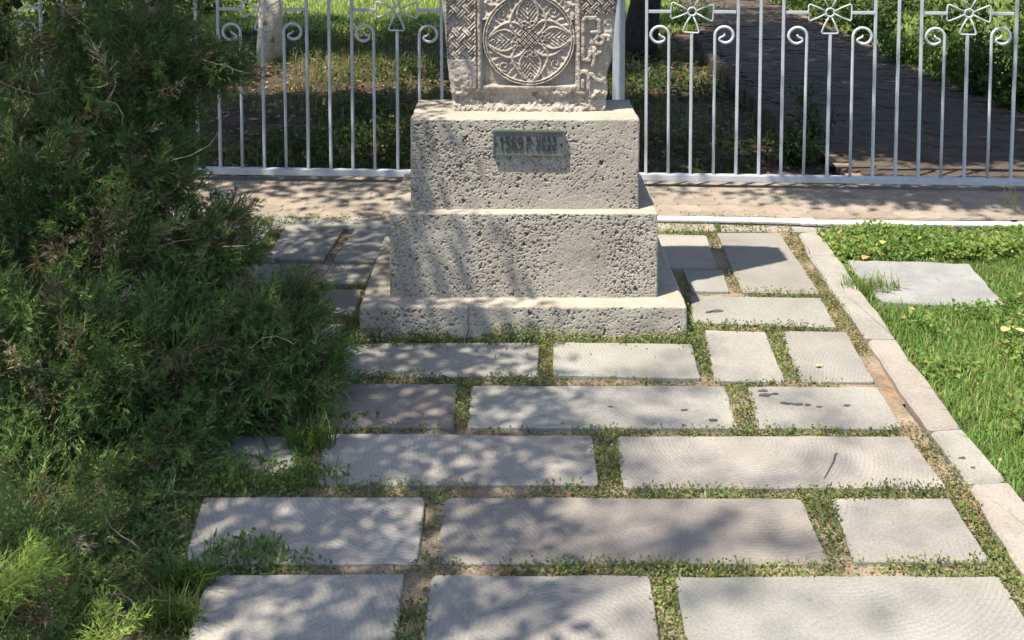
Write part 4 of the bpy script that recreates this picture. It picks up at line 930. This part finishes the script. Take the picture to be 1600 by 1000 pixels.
def sky_screen_tree(x, y, r, h, label):  # unseen trees added around the garden to block low sky light
    foot = Vector((x, y, -0.09)); root = tag(empty('sky_screen_tree', foot), label, 'tree', 'added trees screening the sky around the garden')
    link('trunk', tube_mesh('trunk', [(0, 0, -0.1), (0.03, 0, 0.6), (0, 0.05, h*0.3), (0.1, 0, h*0.7)], [0.22, 0.17, 0.14, 0.06], M_BARK, 12), root)
    n = 5200; d = rand_dirs(n); P = d*rng.uniform(0.5, 1, n)[:, None]**0.5*np.array([r, r, h*0.45]); P *= (1+0.25*fbm(d*2.2, 2, int(x*7+y)))[:, None]; P[:, 2] += h*0.56
    s = Soup(); s.add(leaves(P, rand_dirs(n, -0.2), rand_dirs(n, 0.8), rng.uniform(0.14, 0.26, n), rng.uniform(0.1, 0.18, n), mixc((0.045, 0.08, 0.018), (0.10, 0.15, 0.03), rng.uniform(0, 1, n))))
    tag(link('crown', s.mesh('crown', M_SHADE), root), kind='stuff')
    for i in range(6):
        a = i*1.05; limb('branch', foot + Vector((0, 0, h*0.3)), foot + Vector((math.cos(a)*r*0.7, math.sin(a)*r*0.7, h*random.uniform(0.45, 0.8))), 0.07, 0.015, M_BARK, root, foot, 0.06, 7, 6)
for i, (x, y, r, h) in enumerate([(9.5, 4.5, 2.8, 8), (10, 11, 3, 9), (8.5, 19, 3.2, 9), (2, 27, 3.4, 9), (-6, 28, 3.4, 9), (-13, 22, 3.4, 9), (-11.5, 13, 3.0, 8.5)]):
    sky_screen_tree(x, y, r, h, ['broad added tree right of the lawn, out of view', 'tall added tree right of the side path, out of view', 'tall added tree beyond the far end of the side path', 'tall added tree at the back of the far lawn, behind the carved stone', 'tall added tree at the back of the far lawn, left of the carved stone', 'tall added tree at the far left back of the park', 'tall added tree far left of the fence, out of view'][i])

# ------------------------------------------------------------------ garden behind the fence
s = Soup(); N_ = 52000
P = np.column_stack([rng.uniform(-4.6, 1.72, N_), 5.68 + rng.uniform(0, 1, N_)**1.25*6.6]); P = P[(P[:, 0] > -0.5*P[:, 1]) & (P[:, 1] > fence_y(0)+0.2)]
g = noise01(P, 1.1, 61)*0.8+noise01(P, 4, 62)*0.35 - 0.3*((P[:, 0] > 0.4) & (P[:, 1] < 7.8)); keep = rng.uniform(0.3, 0.9, len(P)) < g; P = P[keep]; n = len(P); g = g[keep]
hh = rng.uniform(0, 1, n)**1.5*0.16*np.clip(g*1.4-0.4, 0.1, 1)
t = np.clip(noise01(P, 2, 63)+rng.normal(0, 0.2, n), 0, 1)
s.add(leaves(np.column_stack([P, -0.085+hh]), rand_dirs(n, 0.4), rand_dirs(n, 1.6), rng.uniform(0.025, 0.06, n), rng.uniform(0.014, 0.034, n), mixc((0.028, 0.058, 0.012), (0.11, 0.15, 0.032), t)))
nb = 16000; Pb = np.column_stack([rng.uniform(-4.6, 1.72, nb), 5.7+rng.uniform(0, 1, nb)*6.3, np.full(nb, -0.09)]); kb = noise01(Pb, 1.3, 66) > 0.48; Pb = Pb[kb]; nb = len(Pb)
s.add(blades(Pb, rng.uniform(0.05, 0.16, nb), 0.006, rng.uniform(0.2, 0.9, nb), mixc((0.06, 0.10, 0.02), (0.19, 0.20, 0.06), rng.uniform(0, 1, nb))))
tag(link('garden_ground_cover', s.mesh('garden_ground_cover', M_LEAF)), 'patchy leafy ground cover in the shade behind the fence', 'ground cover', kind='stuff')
s = Soup(); n = 7000; P = np.column_stack([rng.uniform(-4.6, 1.72, n), 5.7+rng.uniform(0, 1, n)*6]); 
s.add(leaves(np.column_stack([P, np.full(n, -0.082)+rng.uniform(0, 0.012, n)]), rand_dirs(n)*np.array([1, 1, 0.15]), rand_dirs(n, 3), rng.uniform(0.03, 0.07, n), rng.uniform(0.02, 0.04, n), mixc((0.16, 0.10, 0.05), (0.36, 0.27, 0.15), rng.uniform(0, 1, n))))
tag(link('leaf_litter', s.mesh('leaf_litter', M_DRY)), 'brown fallen leaves scattered over the garden soil behind the fence', 'leaf litter', kind='stuff')
s = Soup(); n = 34000; Y = 11.3 + rng.uniform(0, 1, n)**1.5*14; P = np.column_stack([rng.uniform(-0.52, 0.2, n)*Y, Y, np.full(n, -0.075)])
s.add(blades(P, rng.uniform(0.05, 0.12, n), 0.018, rng.uniform(0.2, 0.9, n), mixc((0.17, 0.26, 0.05), (0.36, 0.44, 0.12), rng.uniform(0, 1, n))))
tag(link('far_lawn_grass', s.mesh('far_lawn_grass', M_GRASS)), 'bright sunlit grass at the top left behind the fence', 'grass', kind='stuff')
s = Soup(); n = 20000; Y = 6.2 + rng.uniform(0, 1, n)*13; P = np.column_stack([PX1+0.12+rng.uniform(0, 1, n)*(Y*0.52+0.3-PX1), Y, np.full(n, -0.075)])
s.add(blades(P, rng.uniform(0.05, 0.14, n), 0.014, rng.uniform(0.2, 0.9, n), mixc((0.15, 0.23, 0.05), (0.33, 0.40, 0.12), rng.uniform(0, 1, n))))
tag(link('right_lawn_grass', s.mesh('right_lawn_grass', M_GRASS)), 'bright grass right of the shaded path behind the fence', 'grass', kind='stuff')
def shrub(px, py, w, h, n, label, leaf=0.05, col=((0.05, 0.10, 0.018), (0.14, 0.22, 0.04)), stems=9, name='leafy_shrub'):
    b = at(px, py, -0.08); root = tag(empty(name, b), label, 'shrub', 'shrubs behind the fence'); s = Soup()
    for i in range(stems):
        a = random.uniform(0, 6.28); e = Vector((math.cos(a)*w*random.uniform(0.3, 1), math.sin(a)*w*random.uniform(0.3, 1), h*random.uniform(0.6, 1.0)))
        limb('stem', b + e*0.0 + Vector((e.x*0.25, e.y*0.25, 0)), b + e, 0.007, 0.002, M_BARK, root, b, 0.08, 6, 5)
        k_ = n//stems; t = rng.uniform(0.12, 1.05, k_); q_ = np.array([e.x*0.25, e.y*0.25, 0])[None]*(1-t[:, None]) + np.array(e[:])[None]*t[:, None] + rng.normal(0, 1, (k_, 3))*np.array([0.3, 0.3, 0.18])*w*0.75
        q_[:, 2] = np.abs(q_[:, 2])
        s.add(leaves(q_, rand_dirs(k_, 0.1), rand_dirs(k_, 1.4), rng.uniform(0.6, 1.2, k_)*leaf, rng.uniform(0.6, 1.2, k_)*leaf*0.55, mixc(col[0], col[1], rng.uniform(0, 1, k_))))
    tag(link('foliage', s.mesh('foliage', M_LEAF), root), kind='stuff')
D2 = ((0.025, 0.05, 0.011), (0.075, 0.125, 0.025)); Y2 = ((0.10, 0.17, 0.03), (0.24, 0.34, 0.07))
shrub(1420, 112, 0.26, 0.42, 900, 'low leafy shrub at the bend of the path edge behind the fence', leaf=0.06)
shrub(1470, 138, 0.26, 0.50, 1000, 'mid-green shrub on the path edge below the third fence cross', col=Y2, leaf=0.06)
shrub(1530, 160, 0.26, 0.55, 1100, 'dense shrub with upright stems left of the last fence bars', leaf=0.06, col=D2)
shrub(1590, 182, 0.28, 0.60, 1100, 'dark shrub at the right picture edge behind the fence', col=D2, leaf=0.06)
shrub(1625, 190, 0.3, 1.0, 1300, 'tall shrub at the top right corner with bright leaves', col=Y2, leaf=0.08)
shrub(1365, 72, 0.34, 0.55, 1100, 'dark bush beside the second fence cross', col=D2, leaf=0.065)
shrub(1305, 42, 0.4, 0.5, 1000, 'green bush on the far side of the path', leaf=0.07)
shrub(1250, 16, 0.5, 0.5, 900, 'farthest green bush beside the path', leaf=0.07)
shrub(1490, 75, 0.45, 0.60, 900, 'loose bush on the sunny lawn behind the third fence cross', col=D2, leaf=0.07)
shrub(1410, 20, 0.6, 0.6, 900, 'far dark bush at the back of the sunny right lawn', col=D2, leaf=0.08)
shrub(250, 40, 0.6, 0.8, 1300, 'tall dark bush behind the fence, half hidden by the juniper', col=D2, leaf=0.07)
shrub(120, 60, 0.6, 0.9, 1300, 'dark bush behind the fence and the upper left juniper', col=D2, leaf=0.07)
shrub(1248, 258, 0.17, 0.22, 520, 'low dark weeds at the near corner of the shaded path behind the fence', col=D2, leaf=0.04)
shrub(1275, 235, 0.13, 0.42, 260, 'small dark plant at the near end of the path edging', col=D2, leaf=0.045)
shrub(1075, 45, 0.3, 0.35, 500, 'leafy bush with yellowish leaves behind the first right fence cross', col=Y2)
shrub(345, 25, 0.5, 0.45, 900, 'dark bush at the far left behind the fence', col=D2, leaf=0.07)
